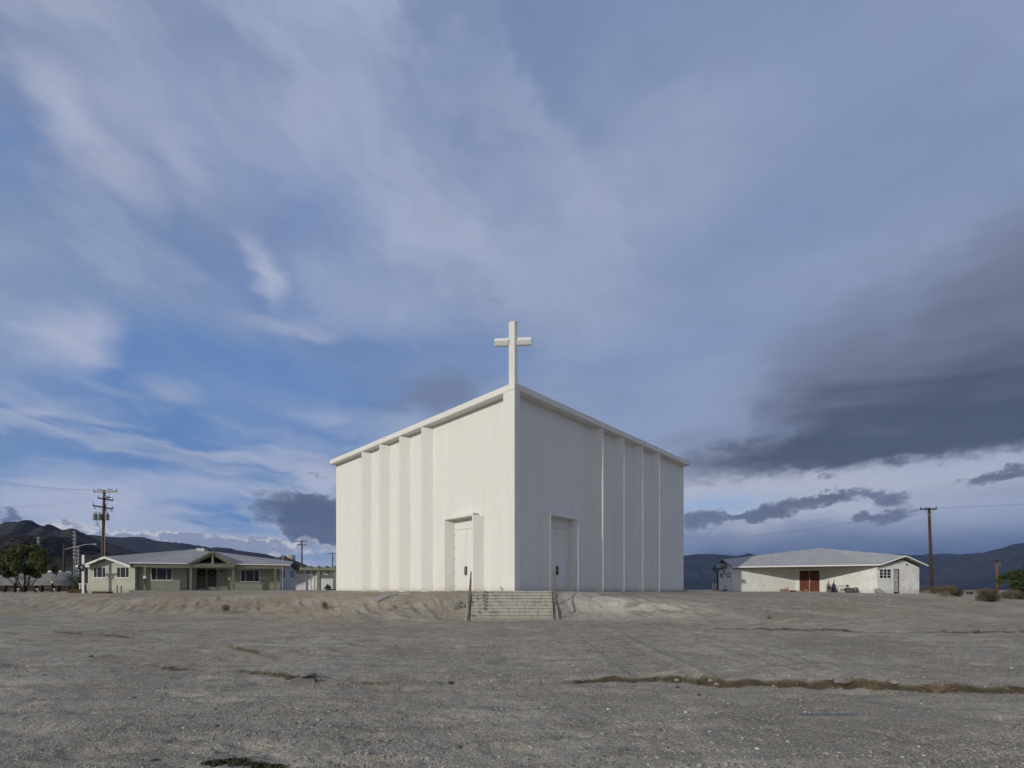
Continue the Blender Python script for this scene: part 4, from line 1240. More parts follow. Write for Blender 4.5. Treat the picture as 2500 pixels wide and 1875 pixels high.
for s, t in ((sB - 0.1, 0.12), (sC, 0.12)):
    obj('return_wall', MB().box(s, s + 0.1, DW + 0.2, DD + 0.1, GL - 0.3, 3.70, HX), M['olive'], olive)
XD = lambda s, d, z: HX(s, DD + d, z)
q = [px_s(tuple(H0), tuple(H1), p, DD) for p in (480, 504.5, 529)]
zdt = EYE + (HY - 1387) / F * 43.8
obj('wall', wall_holes(sB, sC + 0.1, GL - 0.5, 3.70, 0.15, [(q[0], q[2], GL - 0.6, zdt)], XD), M['olive'], olive)
for k in range(2):
    a, b = q[k] + 0.03, q[k + 1] - 0.03
    dr = obj('door', MB().box(a, b, 0.04, 0.09, GL + 0.05, zdt - 0.03, XD), M['olive_dark'], olive)
    obj('kick_plate', MB().box(a + 0.05, b - 0.05, 0.022, 0.039, GL + 0.08, GL + (0.34 if k else 0.22), XD), M['blind'] if k else M['olive'], dr)
    obj('knob', MB().blobby(XD(b - 0.07 if k == 0 else a + 0.07, 0.01, GL + 1.0), 0.035, 0.035, 0.035, 1, 0.02, 1), M['galv'], dr)
    c = Vector(XD((a + b) / 2, 0.0, EYE + (HY - 1399) / F * 43.6))
    wm = MB(); rg = random.Random(k + 3)
    for t in range(26):
        an = 2 * math.pi * t / 26
        wm.blobby((c.x + hu.x * math.cos(an) * 0.22, c.y + hu.y * math.cos(an) * 0.22 - 0.02, c.z + math.sin(an) * 0.22), 0.07, 0.05, 0.07, rg.randint(0, 99), 0.3, 1)
    wr_ = tag(obj('wreath', wm, M['wreath']), 'dark wreath hung on the %s door under the timber porch gable' % ('left' if k == 0 else 'right'), 'wreath', 'wreaths on the porch doors')
obj('door_post', MB().box(q[1] - 0.028, q[1] + 0.028, 0.0, 0.1, GL + 0.04, zdt - 0.03, XD), M['olive'], olive)
for s in (q[0] - 0.12, q[2] + 0.0):
    obj('door_trim', MB().box(s, s + 0.12, -0.05, -0.002, GL - 0.1, zdt + 0.06, XD), M['olive'], olive)
sg = px_s(tuple(H0), tuple(H1), 540, DD)
obj('house_sign', MB().box(sg - 0.17, sg + 0.17, -0.04, -0.004, 2.95, 3.16, XD), M['blind'], olive)
obj('porch_lamp', MB().lathe([(0.02, 0), (0.1, 0.02), (0.06, 0.14), (0.02, 0.18)], XD(sg, -0.12, 3.18), 10), M['black'], olive)
# shaded gable end on the right
R0 = HX(sD - 0.02, DW + 0.003, 0)[:2]; R1 = (-23.04, 50.5)
X, L = frame_xf(R0, R1)
rw = [(px_s(R0, R1, 684.8), px_s(R0, R1, 696)), (px_s(R0, R1, 706.8), px_s(R0, R1, 717.6))]
obj('wall', wall_holes(0.004, L, GL - 0.5, 3.58, 0.2, [(a, b, 2.72, 3.52) for a, b in rw], X), M['block_wall'], olive)['label'] = 'pale grey gable wall in shade'
obj('gable', gable_tri(X, 0.004, L, 3.581, L * 0.48, 4.28, 0.2), M['block_wall'], olive)
for a, b in rw: window(olive, X, a, b, 2.72, 3.52, 2, 1, frame=0.07)
for A, B in ((R1, (-37.0, 55.0)), ((-37.0, 55.0), A0)):
    X2, L2 = frame_xf(A, B); obj('wall', wall_holes(0.0, L2, GL - 0.5, 3.45, 0.2, [], X2), M['block_wall'], olive)
rp = [(-36.72, 40.22, 3.58), (-34.55, 40.12, 4.37), (-32.34, 40.10, 3.60), (-32.22, 39.78, 3.86), (-20.95, 44.76, 3.93), (-31.8, 47.5, 5.64), (-22.2, 48.1, 4.42), (-22.75, 51.2, 3.62), (-37.4, 56.0, 3.6), (-37.6, 50.0, 3.6)]
rf = [(3, 4, 5), (4, 6, 5), (6, 7, 8), (6, 8, 5), (1, 2, 5), (2, 3, 5), (0, 1, 5), (0, 5, 9), (9, 5, 8)]
roof = obj('roof', slab_roof(rp, rf, 0.06), M['roof_l'], olive)
for i, j in ((0, 1), (1, 2)):
    obj('rake_board', edge_board(Vector(rp[i]) + Vector((0, -0.03, 0)), Vector(rp[j]) + Vector((0, -0.03, 0)), 0.17, 0.04, 0.012), M['white_wood'], roof)
for i, j in ((4, 6), (6, 7)):
    obj('rake_board', edge_board(Vector(rp[i]) + Vector((0.03, 0, 0)), Vector(rp[j]) + Vector((0.03, 0, 0)), 0.12, 0.04, 0.012), M['olive_dark'], roof)
eo = Vector((hu.y, -hu.x, 0)) * 0.03
gs0 = px_s(tuple(H0), tuple(H1), 465); gs1 = px_s(tuple(H0), tuple(H1), 573); gsm = px_s(tuple(H0), tuple(H1), 521)
ea, eb = Vector(rp[3]), Vector(rp[4])
def on_e(s): k = s / LH; return ea + (eb - ea) * k
for a, b in ((0.0, gs0 - 0.12), (gs1 + 0.12, LH)):
    obj('fascia', edge_board(on_e(a) + eo, on_e(b) + eo, 0.10, 0.035, 0.012), M['white_wood'], roof)
# entry gable
zb_ = 3.88; za_ = 5.02
gp = [HX(gs0 - 0.1, -0.32, zb_), HX(gsm, -0.32, za_), HX(gsm, 4.3, za_ + 0.05), HX(gs1 + 0.1, -0.32, zb_)]
groof = obj('entry_roof', slab_roof(gp, [(0, 1, 2), (1, 3, 2)], 0.07), M['roof_l'], olive)
for i, j in ((0, 1), (1, 3)):
    obj('rake_board', edge_board(Vector(gp[i]) + eo, Vector(gp[j]) + eo, 0.16, 0.05, 0.0), M['olive_wood'], groof)
obj('truss_beam', MB().bar(HX(gs0 - 0.05, -0.2, 3.70), HX(gs1 + 0.05, -0.2, 3.70), 0.14, 0.24), M['olive_wood'], olive)
obj('king_post', MB().bar(HX(gsm, -0.21, 3.83), HX(gsm, -0.21, 4.86), 0.15, 0.13), M['olive_wood'], olive)
for a in (gs0, gs1):
    obj('rafter', MB().bar(HX(a + (0.25 if a == gs0 else -0.25), -0.2, 3.84), HX(gsm, -0.2, 4.72), 0.11, 0.17), M['olive_wood'], olive)
obj('ridge_beam_end', MB().bar(HX(gsm, -0.40, 4.84), HX(gsm, 0.6, 4.84), 0.22, 0.22), M['olive_wood'], olive)
for a, b in ((0.15, gs0 - 0.12), (gs1 + 0.12, LH - 0.2)):
    k0, k1 = a / LH, b / LH
    obj('porch_beam', MB().bar(HX(a, 0.05, 3.62 + 0.07 * k0), HX(b, 0.05, 3.62 + 0.07 * k1), 0.12, 0.26), M['olive_wood'], olive)
for p in (354, 466, 570, 672):
    s = px_s(tuple(H0), tuple(H1), p)
    obj('post', MB().box(s - 0.09, s + 0.09, -0.05, 0.13, GL - 0.25, 3.50 + 0.05 * s / LH, HX), M['olive_wood'], olive)
s = px_s(tuple(H0), tuple(H1), 354.5)
obj('mail_box', MB().box(s - 0.10, s + 0.10, -0.25, -0.06, 2.50, 2.74, HX), M['white_wood'], olive)
obj('notice_board', MB().box(s - 0.06, s + 0.06, -0.10, -0.055, 2.02, 2.46, HX), M['olive_dark'], olive)
obj('porch_floor', MB().box(-0.1, LH - 0.6, -0.25, DD + 0.3, GL - 0.4, GL + 0.03, HX), M['concrete'], olive)
mb = MB()
for k in range(70):
    s = 0.9 + (LH - 1.6) * k / 69
    c = HX(s, -0.13 - (0.16 if gs0 < s < gs1 else 0), 3.50 + 0.05 * s / LH + 0.02 * (k % 2))
    mb.box(c[0] - 0.018, c[0] + 0.018, c[1] - 0.018, c[1] + 0.018, c[2] - 0.05, c[2])
obj('light_string', mb, M['bow'], olive)
mb = MB().ext([h_pt(0.1, 0.0), h_pt(LH - 0.15, 0.0), h_pt(LH - 0.5, DW), h_pt(sC, DD), h_pt(sB, DD), h_pt(0.1, DW)], 3.75, 3.77)
obj('soffit', mb, M['olive_wood'], olive)
p = at(489, 1342, 46.9)
obj('vent_box', MB().box(p.x - 0.38, p.x + 0.38, p.y, p.y + 0.5, 5.2, 5.68), M['galv'], roof)
p = at(512, 1343.5, 46.9)
obj('vent_pipe', MB().tube([(p.x, p.y, 4.9), (p.x, p.y, 5.58)], 0.06, 8), M['arm_dark'], roof)
s = px_s(R0, R1, 690)
pb_ = at(690, 1438, 44.5)
tag(obj('antenna_pole', MB().tube([(pb_.x, pb_.y, GL - 0.1), (pb_.x, pb_.y, 4.2), (pb_.x + 0.12, pb_.y, 4.75)], 0.035, 6), M['galv']), 'thin metal pole in front of the shaded gable of the olive house', 'pole')
for px_, py_, lb in ((286, 1441, 'left'), (296, 1441, 'right')):
    p = at(px_, 1440, 39.9)
    tag(obj('pipe_stub', MB().tube([(p.x, p.y, GL - 0.2), (p.x, p.y, EYE + (HY - (1429 if lb == 'left' else 1430)) / F * 39.9)], 0.035, 6), M['tie_brown']), '%s of two short brown pipes under the olive gable windows' % lb, 'pipe', 'pipe stubs by the olive house')

# ------------------------------------------------------------------ yard wall, gate and pergola between house and church
p0 = at(722, 1440, 46.5); p1 = at(840, 1440, 46.5)
yw = thing('yard_wall', 'pale grey garden wall with a rounded white gate behind the olive pergola', 'wall', (p0.x, p0.y, GL))
ztop = EYE + (HY - 1401.5) / F * 46.5
gx0, gx1 = at(753, 0, 46.5).x, at(767, 0, 46.5).x
obj('wall_panel', MB().box(p0.x, gx0 - 0.02, 46.5, 46.65, GL - 0.3, ztop), M['block_wall'], yw)
obj('wall_panel', MB().box(gx1 + 0.02, p1.x, 46.5, 46.65, GL - 0.3, ztop), M['block_wall'], yw)
arc = [(gx0, GL + 0.05), (gx1, GL + 0.05), (gx1, ztop - 0.2)] + [(gx1 - (gx1 - gx0) * t, ztop - 0.2 + 0.28 * math.sin(math.pi * t)) for t in (0.1, 0.25, 0.4, 0.55, 0.7, 0.85)] + [(gx0, ztop - 0.12)]
gate = obj('gate', MB().prism([(x, 46.44, z) for x, z in arc], [(x, 46.49, z) for x, z in arc]), M['white_wood'], yw)
for hz in (0.62, 1.38):
    obj('hinge', MB().box(gx0 - 0.02, gx0 + 0.12, 46.41, 46.438, GL + hz, GL + hz + 0.06), M['black'], gate)
pg = thing('pergola', 'olive green timber pergola between the olive house and the white church', 'pergola', (-18, 45, GL))
zb0, zb1 = EYE + (HY - 1392) / F * 45, EYE + (HY - 1384.5) / F * 45
xa, xb_ = at(731, 0, 45).x, at(845, 0, 45).x
obj('beam', MB().box(xa, xb_, 45.0, 45.15, zb0, zb1), M['olive_wood'], pg)
obj('beam', MB().box(xa, xb_, 48.0, 48.15, zb0 - 0.35, zb1 - 0.35), M['olive_wood'], pg)
for p in (776.5, 818.5):
    c = at(p, 0, 45.1).x; obj('post', MB().box(c - 0.14, c + 0.14, 45.16, 45.42, GL - 0.3, zb1 - 0.02), M['olive_wood'], pg)
for k in range(6):
    x = xa + 0.3 + (xb_ - xa - 0.6) * k / 5
    obj('rafter', MB().bar((x, 44.8, zb1 + 0.06), (x, 48.4, zb1 - 0.28), 0.06, 0.12), M['olive_wood'], pg)
ds = thing('reclined_seat', 'low dark reclined seat standing before the pale wall beside the church', 'seat', (at(806, 0, 44).x, 44.0, GL))
c = at(806, 0, 44).x
obj('backrest', MB().bar((c - 0.40, 44.0, GL + 0.42), (c - 0.02, 44.0, GL + 0.12), 0.5, 0.10, (0, 1, 0)), M['tarp'], ds)
obj('cushion', MB().box(c - 0.05, c + 0.62, 43.75, 44.25, GL + 0.04, GL + 0.14), M['tarp'], ds, bevel=0.03)

# ------------------------------------------------------------------ small things by the white building
def spot(px_, Y): return Vector(((px_ - 1250) / F * Y, Y, GR))


p = spot(1915, 44.6)
bx = thing('cardboard_box', 'brown open cardboard box on the ground left of the brown doors', 'box', (p.x, p.y, gz(p.x, p.y)))
gb = gz(p.x, p.y)
obj('carton', MB().box(p.x - 0.30, p.x + 0.30, p.y - 0.2, p.y + 0.2, gb, gb + 0.26), M['cardboard'], bx)
mb = MB().bar((p.x + 0.06, p.y, gb + 0.25), (p.x + 0.06, p.y, gb + 0.42), 0.035); mb.bar((p.x + 0.38, p.y, gb + 0.02), (p.x + 0.38, p.y, gb + 0.42), 0.035); mb.bar((p.x + 0.05, p.y, gb + 0.43), (p.x + 0.39, p.y, gb + 0.43), 0.035)
tag(obj('wooden_stand', mb, M['tie_brown']), 'small brown wooden stand behind the cardboard box', 'stand')
for k, (px_, mt, sz, lb, ct, nm) in enumerate(((1935, 'purple', 0.30, 'dark bundle of cloth lying right of the cardboard box', 'cloth', 'cloth_bundle'),
                                             (1949, 'cream', 0.22, 'heap of pale cloth beside the foot of the brown doors', 'cloth', 'cloth_heap'))):
    p = spot(px_, 44.3); g_ = gz(p.x, p.y); mb = MB(); rg = random.Random(k)
    for t in range(7):
        mb.blobby((p.x + rg.uniform(-sz, sz), p.y + rg.uniform(-0.1, 0.1), g_ + 0.06), 0.16, 0.14, 0.10, t + 9 * k, 0.3, 1)
    tag(obj(nm, mb, M[mt]), lb, ct)
p = spot(1967, 44.0); g_ = gz(p.x, p.y)
bx = thing('cardboard_carton', 'small brown carton standing at the foot of the brown doors', 'box', (p.x, p.y, g_))
obj('carton', MB().box(p.x - 0.13, p.x + 0.13, p.y - 0.12, p.y + 0.12, g_, g_ + 0.26), M['cardboard'], bx)
mb = MB(); mb.poly([(p.x - 0.13, p.y - 0.12, g_ + 0.262), (p.x + 0.13, p.y - 0.12, g_ + 0.262), (p.x + 0.15, p.y - 0.24, g_ + 0.30), (p.x - 0.12, p.y - 0.24, g_ + 0.31)])
obj('flap', mb, M['cardboard'], bx)


def vacuum(px_, Y, body, lb, lean):
    p = spot(px_, Y); g_ = gz(p.x, p.y)
    v = thing('upright_vacuum', lb, 'vacuum cleaner', (p.x, p.y, g_), 'vacuum cleaners by the white wall')
    mb = MB().prism([(p.x - 0.20, p.y - 0.2, g_ + 0.01), (p.x + 0.20, p.y - 0.2, g_ + 0.01), (p.x + 0.17, p.y + 0.15, g_ + 0.01), (p.x - 0.17, p.y + 0.15, g_ + 0.01)],
                    [(p.x - 0.14, p.y - 0.14, g_ + 0.16), (p.x + 0.14, p.y - 0.14, g_ + 0.16), (p.x + 0.12, p.y + 0.1, g_ + 0.2), (p.x - 0.12, p.y + 0.1, g_ + 0.2)])
    obj('floor_head', mb, M[body], v, bevel=0.02)
    obj('body', MB().lathe([(0.10, 0), (0.15, 0.1), (0.155, 0.35), (0.13, 0.5), (0.07, 0.62), (0.05, 0.66)], (p.x, p.y + 0.02, g_ + 0.14), 14), M[body], v, True)
    obj('dust_cup', MB().lathe([(0.07, 0), (0.08, 0.02), (0.08, 0.22), (0.06, 0.24)], (p.x - 0.07, p.y - 0.12, g_ + 0.3), 12), M['vac_dark'], v, True)
    obj('handle', MB().tube([(p.x, p.y + 0.02, g_ + 0.76), (p.x + 0.01 * lean, p.y + 0.03, g_ + 0.95), (p.x + 0.05 * lean, p.y, g_ + 1.08), (p.x + 0.08 * lean, p.y - 0.04, g_ + 1.12)], [0.05, 0.032, 0.028, 0.02], 8), M['vac_dark'], v, True)


vacuum(2023, 43.0, 'vac_grey', 'grey-green upright vacuum cleaner right of the brown doors', 0.2)
vacuum(2035.5, 42.7, 'vac_dark', 'black upright vacuum cleaner, right of the grey-green one', 1.0)
p = spot(2046, 42.4); q2 = spot(2072, 41.9); g_ = gz(p.x, p.y)
rk = thing('pipe_rack', 'grey tubular metal rack standing against the white wall', 'rack', (p.x, p.y, g_))
a = Vector((p.x, p.y, g_)); b = Vector((q2.x, q2.y, g_))
up = lambda v, h: Vector((v.x, v.y, v.z + h))
obj('upper_rail', MB().tube([a, up(a, 0.52), up(a, 0.60) + (b - a) * 0.05, up(b, 0.60), up(b, 0.5)], 0.028, 8), M['galv'], rk, True)
obj('lower_rail', MB().tube([up(a, 0.50), up(b, 0.50)], 0.018, 6), M['galv'], rk)
c = a + (b - a) * 0.45
obj('leg', MB().tube([c, up(c, 0.58)], 0.02, 6), M['galv'], rk)
obj('crank', MB().tube([a + (b - a) * 0.2 + Vector((0, -0.05, 0.4)), a + (b - a) * 0.25 + Vector((0, -0.1, 0.2)), a + (b - a) * 0.45 + Vector((0, -0.1, 0.15)), a + (b - a) * 0.5 + Vector((0, -0.1, 0.3))], 0.025, 6), M['black'], rk)
obj('wheel', MB().tube([b + Vector((-0.1, -0.02, 0.60)), b + Vector((-0.1, 0.06, 0.60))], 0.09, 10), M['black'], rk)
p = spot(2078, 41.6); g_ = gz(p.x, p.y)
gc = thing('instrument_case', 'dark grey instrument case lying on its side against the white wall', 'case', (p.x, p.y, g_))
ol = [(-0.42, 0.10), (-0.48, 0.25), (-0.44, 0.40), (-0.30, 0.47), (-0.12, 0.43), (0.02, 0.40), (0.16, 0.42), (0.30, 0.47), (0.42, 0.44), (0.46, 0.30), (0.43, 0.15), (0.30, 0.10), (0.10, 0.09), (-0.08, 0.05), (-0.22, 0.0), (-0.34, 0.02)]
obj('shell', MB().prism([(p.x + x, p.y - 0.10 - x * 0.4, g_ + z) for x, z in ol], [(p.x + x, p.y + 0.06 - x * 0.4, g_ + z) for x, z in ol]), M['case'], gc, bevel=0.02)
obj('emblem', MB().box(p.x + 0.20, p.x + 0.25, p.y - 0.215, p.y - 0.20, g_ + 0.22, g_ + 0.38), M['bow'], gc)
p = spot(2151, 40.1); g_ = gz(p.x, p.y)
mb = MB().prism([(p.x - 0.42, p.y + 0.30, g_ + 0.36), (p.x + 0.22, p.y + 0.34, g_ + 0.40), (p.x + 0.42, p.y, g_ + 0.02), (p.x - 0.22, p.y - 0.05, g_ + 0.01)],
                [(p.x - 0.42, p.y + 0.34, g_ + 0.38), (p.x + 0.22, p.y + 0.38, g_ + 0.42), (p.x + 0.42, p.y + 0.04, g_ + 0.04), (p.x - 0.22, p.y - 0.01, g_ + 0.03)])
tag(obj('board_sheet', mb, M['concrete']), 'weathered grey sheet leaning under the stained gable window', 'board')
p = spot(1770, 45.2); g_ = gz(p.x, p.y)
mb = MB().tube([(p.x, p.y, g_ - 0.1), (p.x, p.y, g_ + 0.55)], 0.03, 6); mb.tube([(p.x - 0.05, p.y, g_ + 0.56), (p.x + 0.14, p.y, g_ + 0.56)], 0.025, 6)
tag(obj('standpipe', mb, M['tie_brown']), 'short standpipe with a tap by the shaded left end of the white building', 'pipe')
p = spot(1750, 44.0); g_ = gz(p.x, p.y)
tag(obj('concrete_lump', MB().blobby((p.x, p.y, g_ + 0.06), 0.28, 0.2, 0.14, 5, 0.2, 2), M['concrete']), 'pale lump of broken concrete left of the white building', 'rubble')
p = at(1741, 0, 51)
tag(obj('low_wall', MB().box(at(1740, 0, 51).x, at(1757, 0, 51).x, 50.9, 51.1, 1.0, EYE + (HY - 1424) / F * 51), M['block_wall']), 'low grey block wall behind the left end of the white building', 'wall')

# ------------------------------------------------------------------ utility poles
def wire(a, b, sag, r, lb, grp='overhead power lines', n=18):
    a = Vector(a); b = Vector(b)
    pts = [a + (b - a) * (k / n) - Vector((0, 0, sag * 4 * (k / n) * (1 - k / n))) for k in range(n + 1)]
    return tag(obj('power_line', MB().tube(pts, r * 0.34, 5), M['wire']), lb, 'power line', grp)


def insulator(parent, p, h=0.22):
    obj('insulator', MB().lathe([(0.02, 0), (0.05, h * 0.2), (0.03, h * 0.4), (0.055, h * 0.6), (0.03, h * 0.8), (0.03, h)], p, 8), M['insul'], parent)


Yp = 62.0
b0 = at(249, 1440, Yp); t0 = at(254.6, 1196, Yp)
up1 = thing('utility_pole', 'tall brown utility pole with three transformers behind the olive house', 'utility pole', (b0.x, b0.y, gz(b0.x, b0.y)))
obj('pole', MB().tube([(b0.x, b0.y, 0.8), tuple((b0 + t0) / 2), tuple(t0)], [0.21, 0.18, 0.145], 12), M['pole'], up1, True)
for k, (xl, yl, xr, yr, mt, dy) in enumerate(((228, 1200.7, 286, 1200.3, 'arm_pale', 0), (239, 1215.5, 276, 1222, 'arm_dark', 2.2), (226.5, 1234, 276.5, 1242.5, 'arm_dark', 1.6))):
    A = at(xl, yl, Yp - dy * 0.5 - 0.22); B = at(xr, yr, Yp + dy * 0.5 - 0.22)
    arm = obj('crossarm', MB().bar(A, B, 0.13, 0.15), M[mt], up1)
    cx_ = A + (B - A) * 0.5
    for q_ in (0.28, 0.74):
        m_ = A + (B - A) * q_
        obj('brace', MB().bar(m_, (cx_.x, cx_.y + 0.1, cx_.z - 0.75), 0.035), M['galv'], arm)
    for q_ in (0.03, 0.97) if k == 0 else (0.02, 0.62, 0.98):
        m_ = A + (B - A) * q_; insulator(arm, (m_.x, m_.y, m_.z + 0.07), 0.30)
    if k == 0:
        for q_ in (0.27, 0.70):
            m_ = A + (B - A) * q_
            obj('switch', MB().bar((m_.x - 0.34, m_.y, m_.z + 0.32), (m_.x + 0.30, m_.y, m_.z + 0.22), 0.11, 0.13), M['insul'], arm)
    if k == 1:
        m_ = A + (B - A) * 0.66
        obj('switch', MB().bar((m_.x - 0.25, m_.y, m_.z + 0.30), (m_.x + 0.28, m_.y, m_.z + 0.28), 0.16, 0.22), M['insul'], arm)
    if k == 2:
        for q_ in (0.15, 0.70, 0.95):
            m_ = A + (B - A) * q_
            obj('fuse_cutout', MB().tube([(m_.x - 0.05, m_.y - 0.1, m_.z), (m_.x - 0.12, m_.y - 0.12, m_.z - 0.25), (m_.x, m_.y - 0.1, m_.z - 0.40), (m_.x + 0.10, m_.y - 0.1, m_.z - 0.30)], 0.045, 6), M['insul'], arm)
for px_, w_, dy in ((233, 0.27, -0.15), (243.5, 0.24, -0.35), (261.5, 0.24, -0.1)):
    c = at(px_, 1270, Yp + dy)
    tr = obj('transformer', MB().lathe([(w_ * 0.9, 0), (w_, 0.05), (w_, 0.68), (w_ * 1.06, 0.70), (w_ * 1.06, 0.75), (w_ * 0.5, 0.84)], c, 14), M['galv'], up1, True)
    for q_ in (-0.1, 0.1):
        insulator(tr, (c.x + q_, c.y, c.z + 0.78), 0.32)
obj('riser_pipe', MB().tube([(b0.x + 0.30, b0.y, 0.8), (t0.x + 0.06, b0.y, EYE + (HY - 1285) / F * Yp)], 0.06, 8), M['galv'], up1)
obj('loop_wire', MB().tube([at(236, 1272, Yp), at(239, 1282, Yp - .3), at(246, 1290, Yp - .3), at(243, 1296, Yp - .3), at(250, 1300, Yp - .1)], 0.03, 5), M['wire'], up1)
# distant poles
def far_pole(px_, ytop, ybot, Y, mt, arms, lb, wid=0.14, lean=0.0):
    b = at(px_ + lean, ybot, Y); t = at(px_, ytop, Y)
    root = thing('utility_pole', lb, 'utility pole', (b.x, b.y, gz(b.x, b.y)))
    obj('pole', MB().tube([(b.x, b.y, min(b.z, gz(b.x, b.y)) - 0.3), t], [wid * 1.25, wid], 10), M[mt], root, True)
    for (xl, xr, ya) in arms:
        A = at(xl, ya, Y - 0.2); B = at(xr, ya, Y - 0.2)
        arm = obj('crossarm', MB().bar(A, B, 0.12, 0.14), M['arm_dark'], root)
        c = (A + B) / 2
        for q_ in (0.2, 0.8):
            m_ = A + (B - A) * q_; obj('brace', MB().bar(m_, (t.x, c.y + 0.05, c.z - 0.7), 0.04), M['galv'], arm)
        for q_ in (0.02, 0.35, 0.98):
            m_ = A + (B - A) * q_; insulator(arm, (m_.x, m_.y, m_.z + 0.06), 0.22)
    return root


far_pole(737, 1319, 1400, 120, 'pole', ((723, 750, 1321.5), (725, 748, 1330)), 'distant two-armed utility pole left of the white church', 0.17)
far_pole(812, 1349, 1400, 165, 'pole_dark', ((799, 822, 1351.5),), 'farthest dark utility pole just left of the white church', 0.16)
far_pole(2268, 1239.5, 1436, 52, 'pole_dark', ((2247.5, 2286.5, 1242.8),), 'tall brown utility pole right of the white building', 0.125, 8)
far_pole(2433, 1367, 1438, 66, 'pole', ((2417, 2450, 1369.5),), 'short brown utility pole among shrubs at the far right', 0.15, 2)
WA = 'overhead power lines'
for k, (pa_, yy) in enumerate((((229, 1196), 1146), ((248, 1194), 1159), ((282, 1196), 1163))):
    a = at(pa_[0], pa_[1], Yp); b = at(-250 + k * 10, 1110 + k * 10, 46)
    wire(a, b, 0.9, 0.016, ('topmost', 'second', 'third')[k] + ' thin power line running left from the tall transformer pole')
for k, yy in enumerate((1222, 1226)):
    wire(at(229 + 6 * k, 1219 + 4 * k, Yp), at(-260, 1242 - 4 * k, 60), 0.5, 0.016, ('upper', 'lower')[k] + ' of the two low power lines running left from the transformer pole')
for k, (xa_, xb2) in enumerate(((230, 724), (262, 737), (284, 749))):
    wire(at(xa_, 1197, Yp), at(xb2, 1319, 120), 2.0, 0.020, ('left', 'middle', 'right')[k] + ' of the power lines from the transformer pole to the distant pole')
wire(at(258, 1277, Yp), at(470, 1352, 47.2), 0.5, 0.026, 'service cable sloping from the transformer pole down to the olive house roof')
wire(at(272, 1250, Yp), at(297, 1300, 60), 0.05, 0.014, 'short stay wire beside the tall transformer pole')
wire(at(748, 1340, 120), at(830, 1372, 165), 1.0, 0.02, 'power line between the two distant poles left of the church')
for k, dy in enumerate((0, 9)):
    wire(at(2249 + 18 * k, 1241, 52), at(1650, 1308 + dy * 0.2, 120), 1.5, 0.026, ('upper', 'lower')[k] + ' power line sagging left from the tall right-hand pole toward the church')
for k, dy in enumerate((0, 2.5)):
    wire(at(2270 + 14 * k, 1240.5 + dy * 0.3, 52), at(2760, 1210 + dy, 47), 0.15, 0.022, ('upper', 'lower')[k] + ' power line running off right from the tall right-hand pole')

# street lamp
b = at(153, 1434, 72); t = at(158, 1327, 72)
sl = thing('street_lamp', 'brown timber street lamp pole with a long curved arm near the tree', 'street lamp', (b.x, b.y, gz(b.x, b.y)))
obj('pole', MB().tube([(b.x, b.y, 0.5), t], [0.19, 0.15], 10), M['pole_dark'], sl, True)
obj('arm', MB().tube([at(158, 1341, 71.9), at(172, 1338, 71.8), at(190, 1333.5, 71.6), at(207, 1329.5, 71.4), at(226, 1328.5, 71.2)], 0.05, 6), M['galv'], sl, True)
hd = at(231, 1329, 71.2)
obj('lamp_head', MB().prism([(hd.x - 0.28, hd.y - 0.1, hd.z), (hd.x + 0.28, hd.y - 0.1, hd.z - 0.03), (hd.x + 0.28, hd.y + 0.1, hd.z - 0.03), (hd.x - 0.28, hd.y + 0.1, hd.z)],
                            [(hd.x - 0.2, hd.y - 0.06, hd.z + 0.1), (hd.x + 0.12, hd.y - 0.06, hd.z + 0.09), (hd.x + 0.12, hd.y + 0.06, hd.z + 0.09), (hd.x - 0.2, hd.y + 0.06, hd.z + 0.1)]), M['bow'], sl)

# lattice masts on the hillside
def mast(px_, ytop, ybot, Y, lb):
    b = at(px_, ybot, Y); t = at(px_, ytop, Y)
    root = thing('lattice_mast', lb, 'mast', (b.x, b.y, gz(b.x, b.y)), 'masts before the rocky hill')
    z0 = gz(b.x, b.y); H = t.z - z0; w = 0.35
    mb = MB()
    for sx, sy in ((-1, -1), (1, -1), (0, 1)):
        mb.bar((b.x + sx * w, b.y + sy * w, z0), (b.x + sx * w * 0.6, b.y + sy * w * 0.6, t.z), 0.10)
    obj('leg_frame', mb, M['mast'], root)
    mb = MB(); n = int(H / 1.0)
    for k in range(n):
        za = z0 + H * k / n; zc = z0 + H * (k + 1) / n; s = 1 if k % 2 else -1
        mb.bar((b.x - s * w * 0.9, b.y - w * 0.9, za), (b.x + s * w * 0.9, b.y - w * 0.9, zc), 0.09)
    obj('bracing', mb, M['mast'], root)
    for k in range(4 if H < 15 else 8):
        z = t.z - 0.6 - k * 1.5
        if z < z0 + H * 0.3: break
        obj('platform', MB().box(b.x - 0.55, b.x + 0.55, b.y - 0.5, b.y + 0.5, z, z + 0.30), M['mast'], root)


mast(94.5, 1311, 1400, 205, 'pale lattice mast rising behind the leafy tree')
mast(183, 1296, 1410, 195, 'tallest pale lattice mast left of the olive house')
mast(191.5, 1333, 1410, 190, 'short pale lattice mast right beside the tallest one')

# water tank on the knoll
c = at(711, 1363, 296)
wt = thing('water_tank', 'round beige water tank on the rocky knoll behind the house', 'water tank', (c.x, c.y, c.z))
obj('tank_shell', MB().lathe([(2.35, -2.5), (2.35, 1.75)], c, 28), M['tank'], wt, True)
obj('tank_roof', MB().lathe([(2.45, 1.76), (2.45, 1.86), (0.2, 2.12)], c, 28), M['tank'], wt, True)


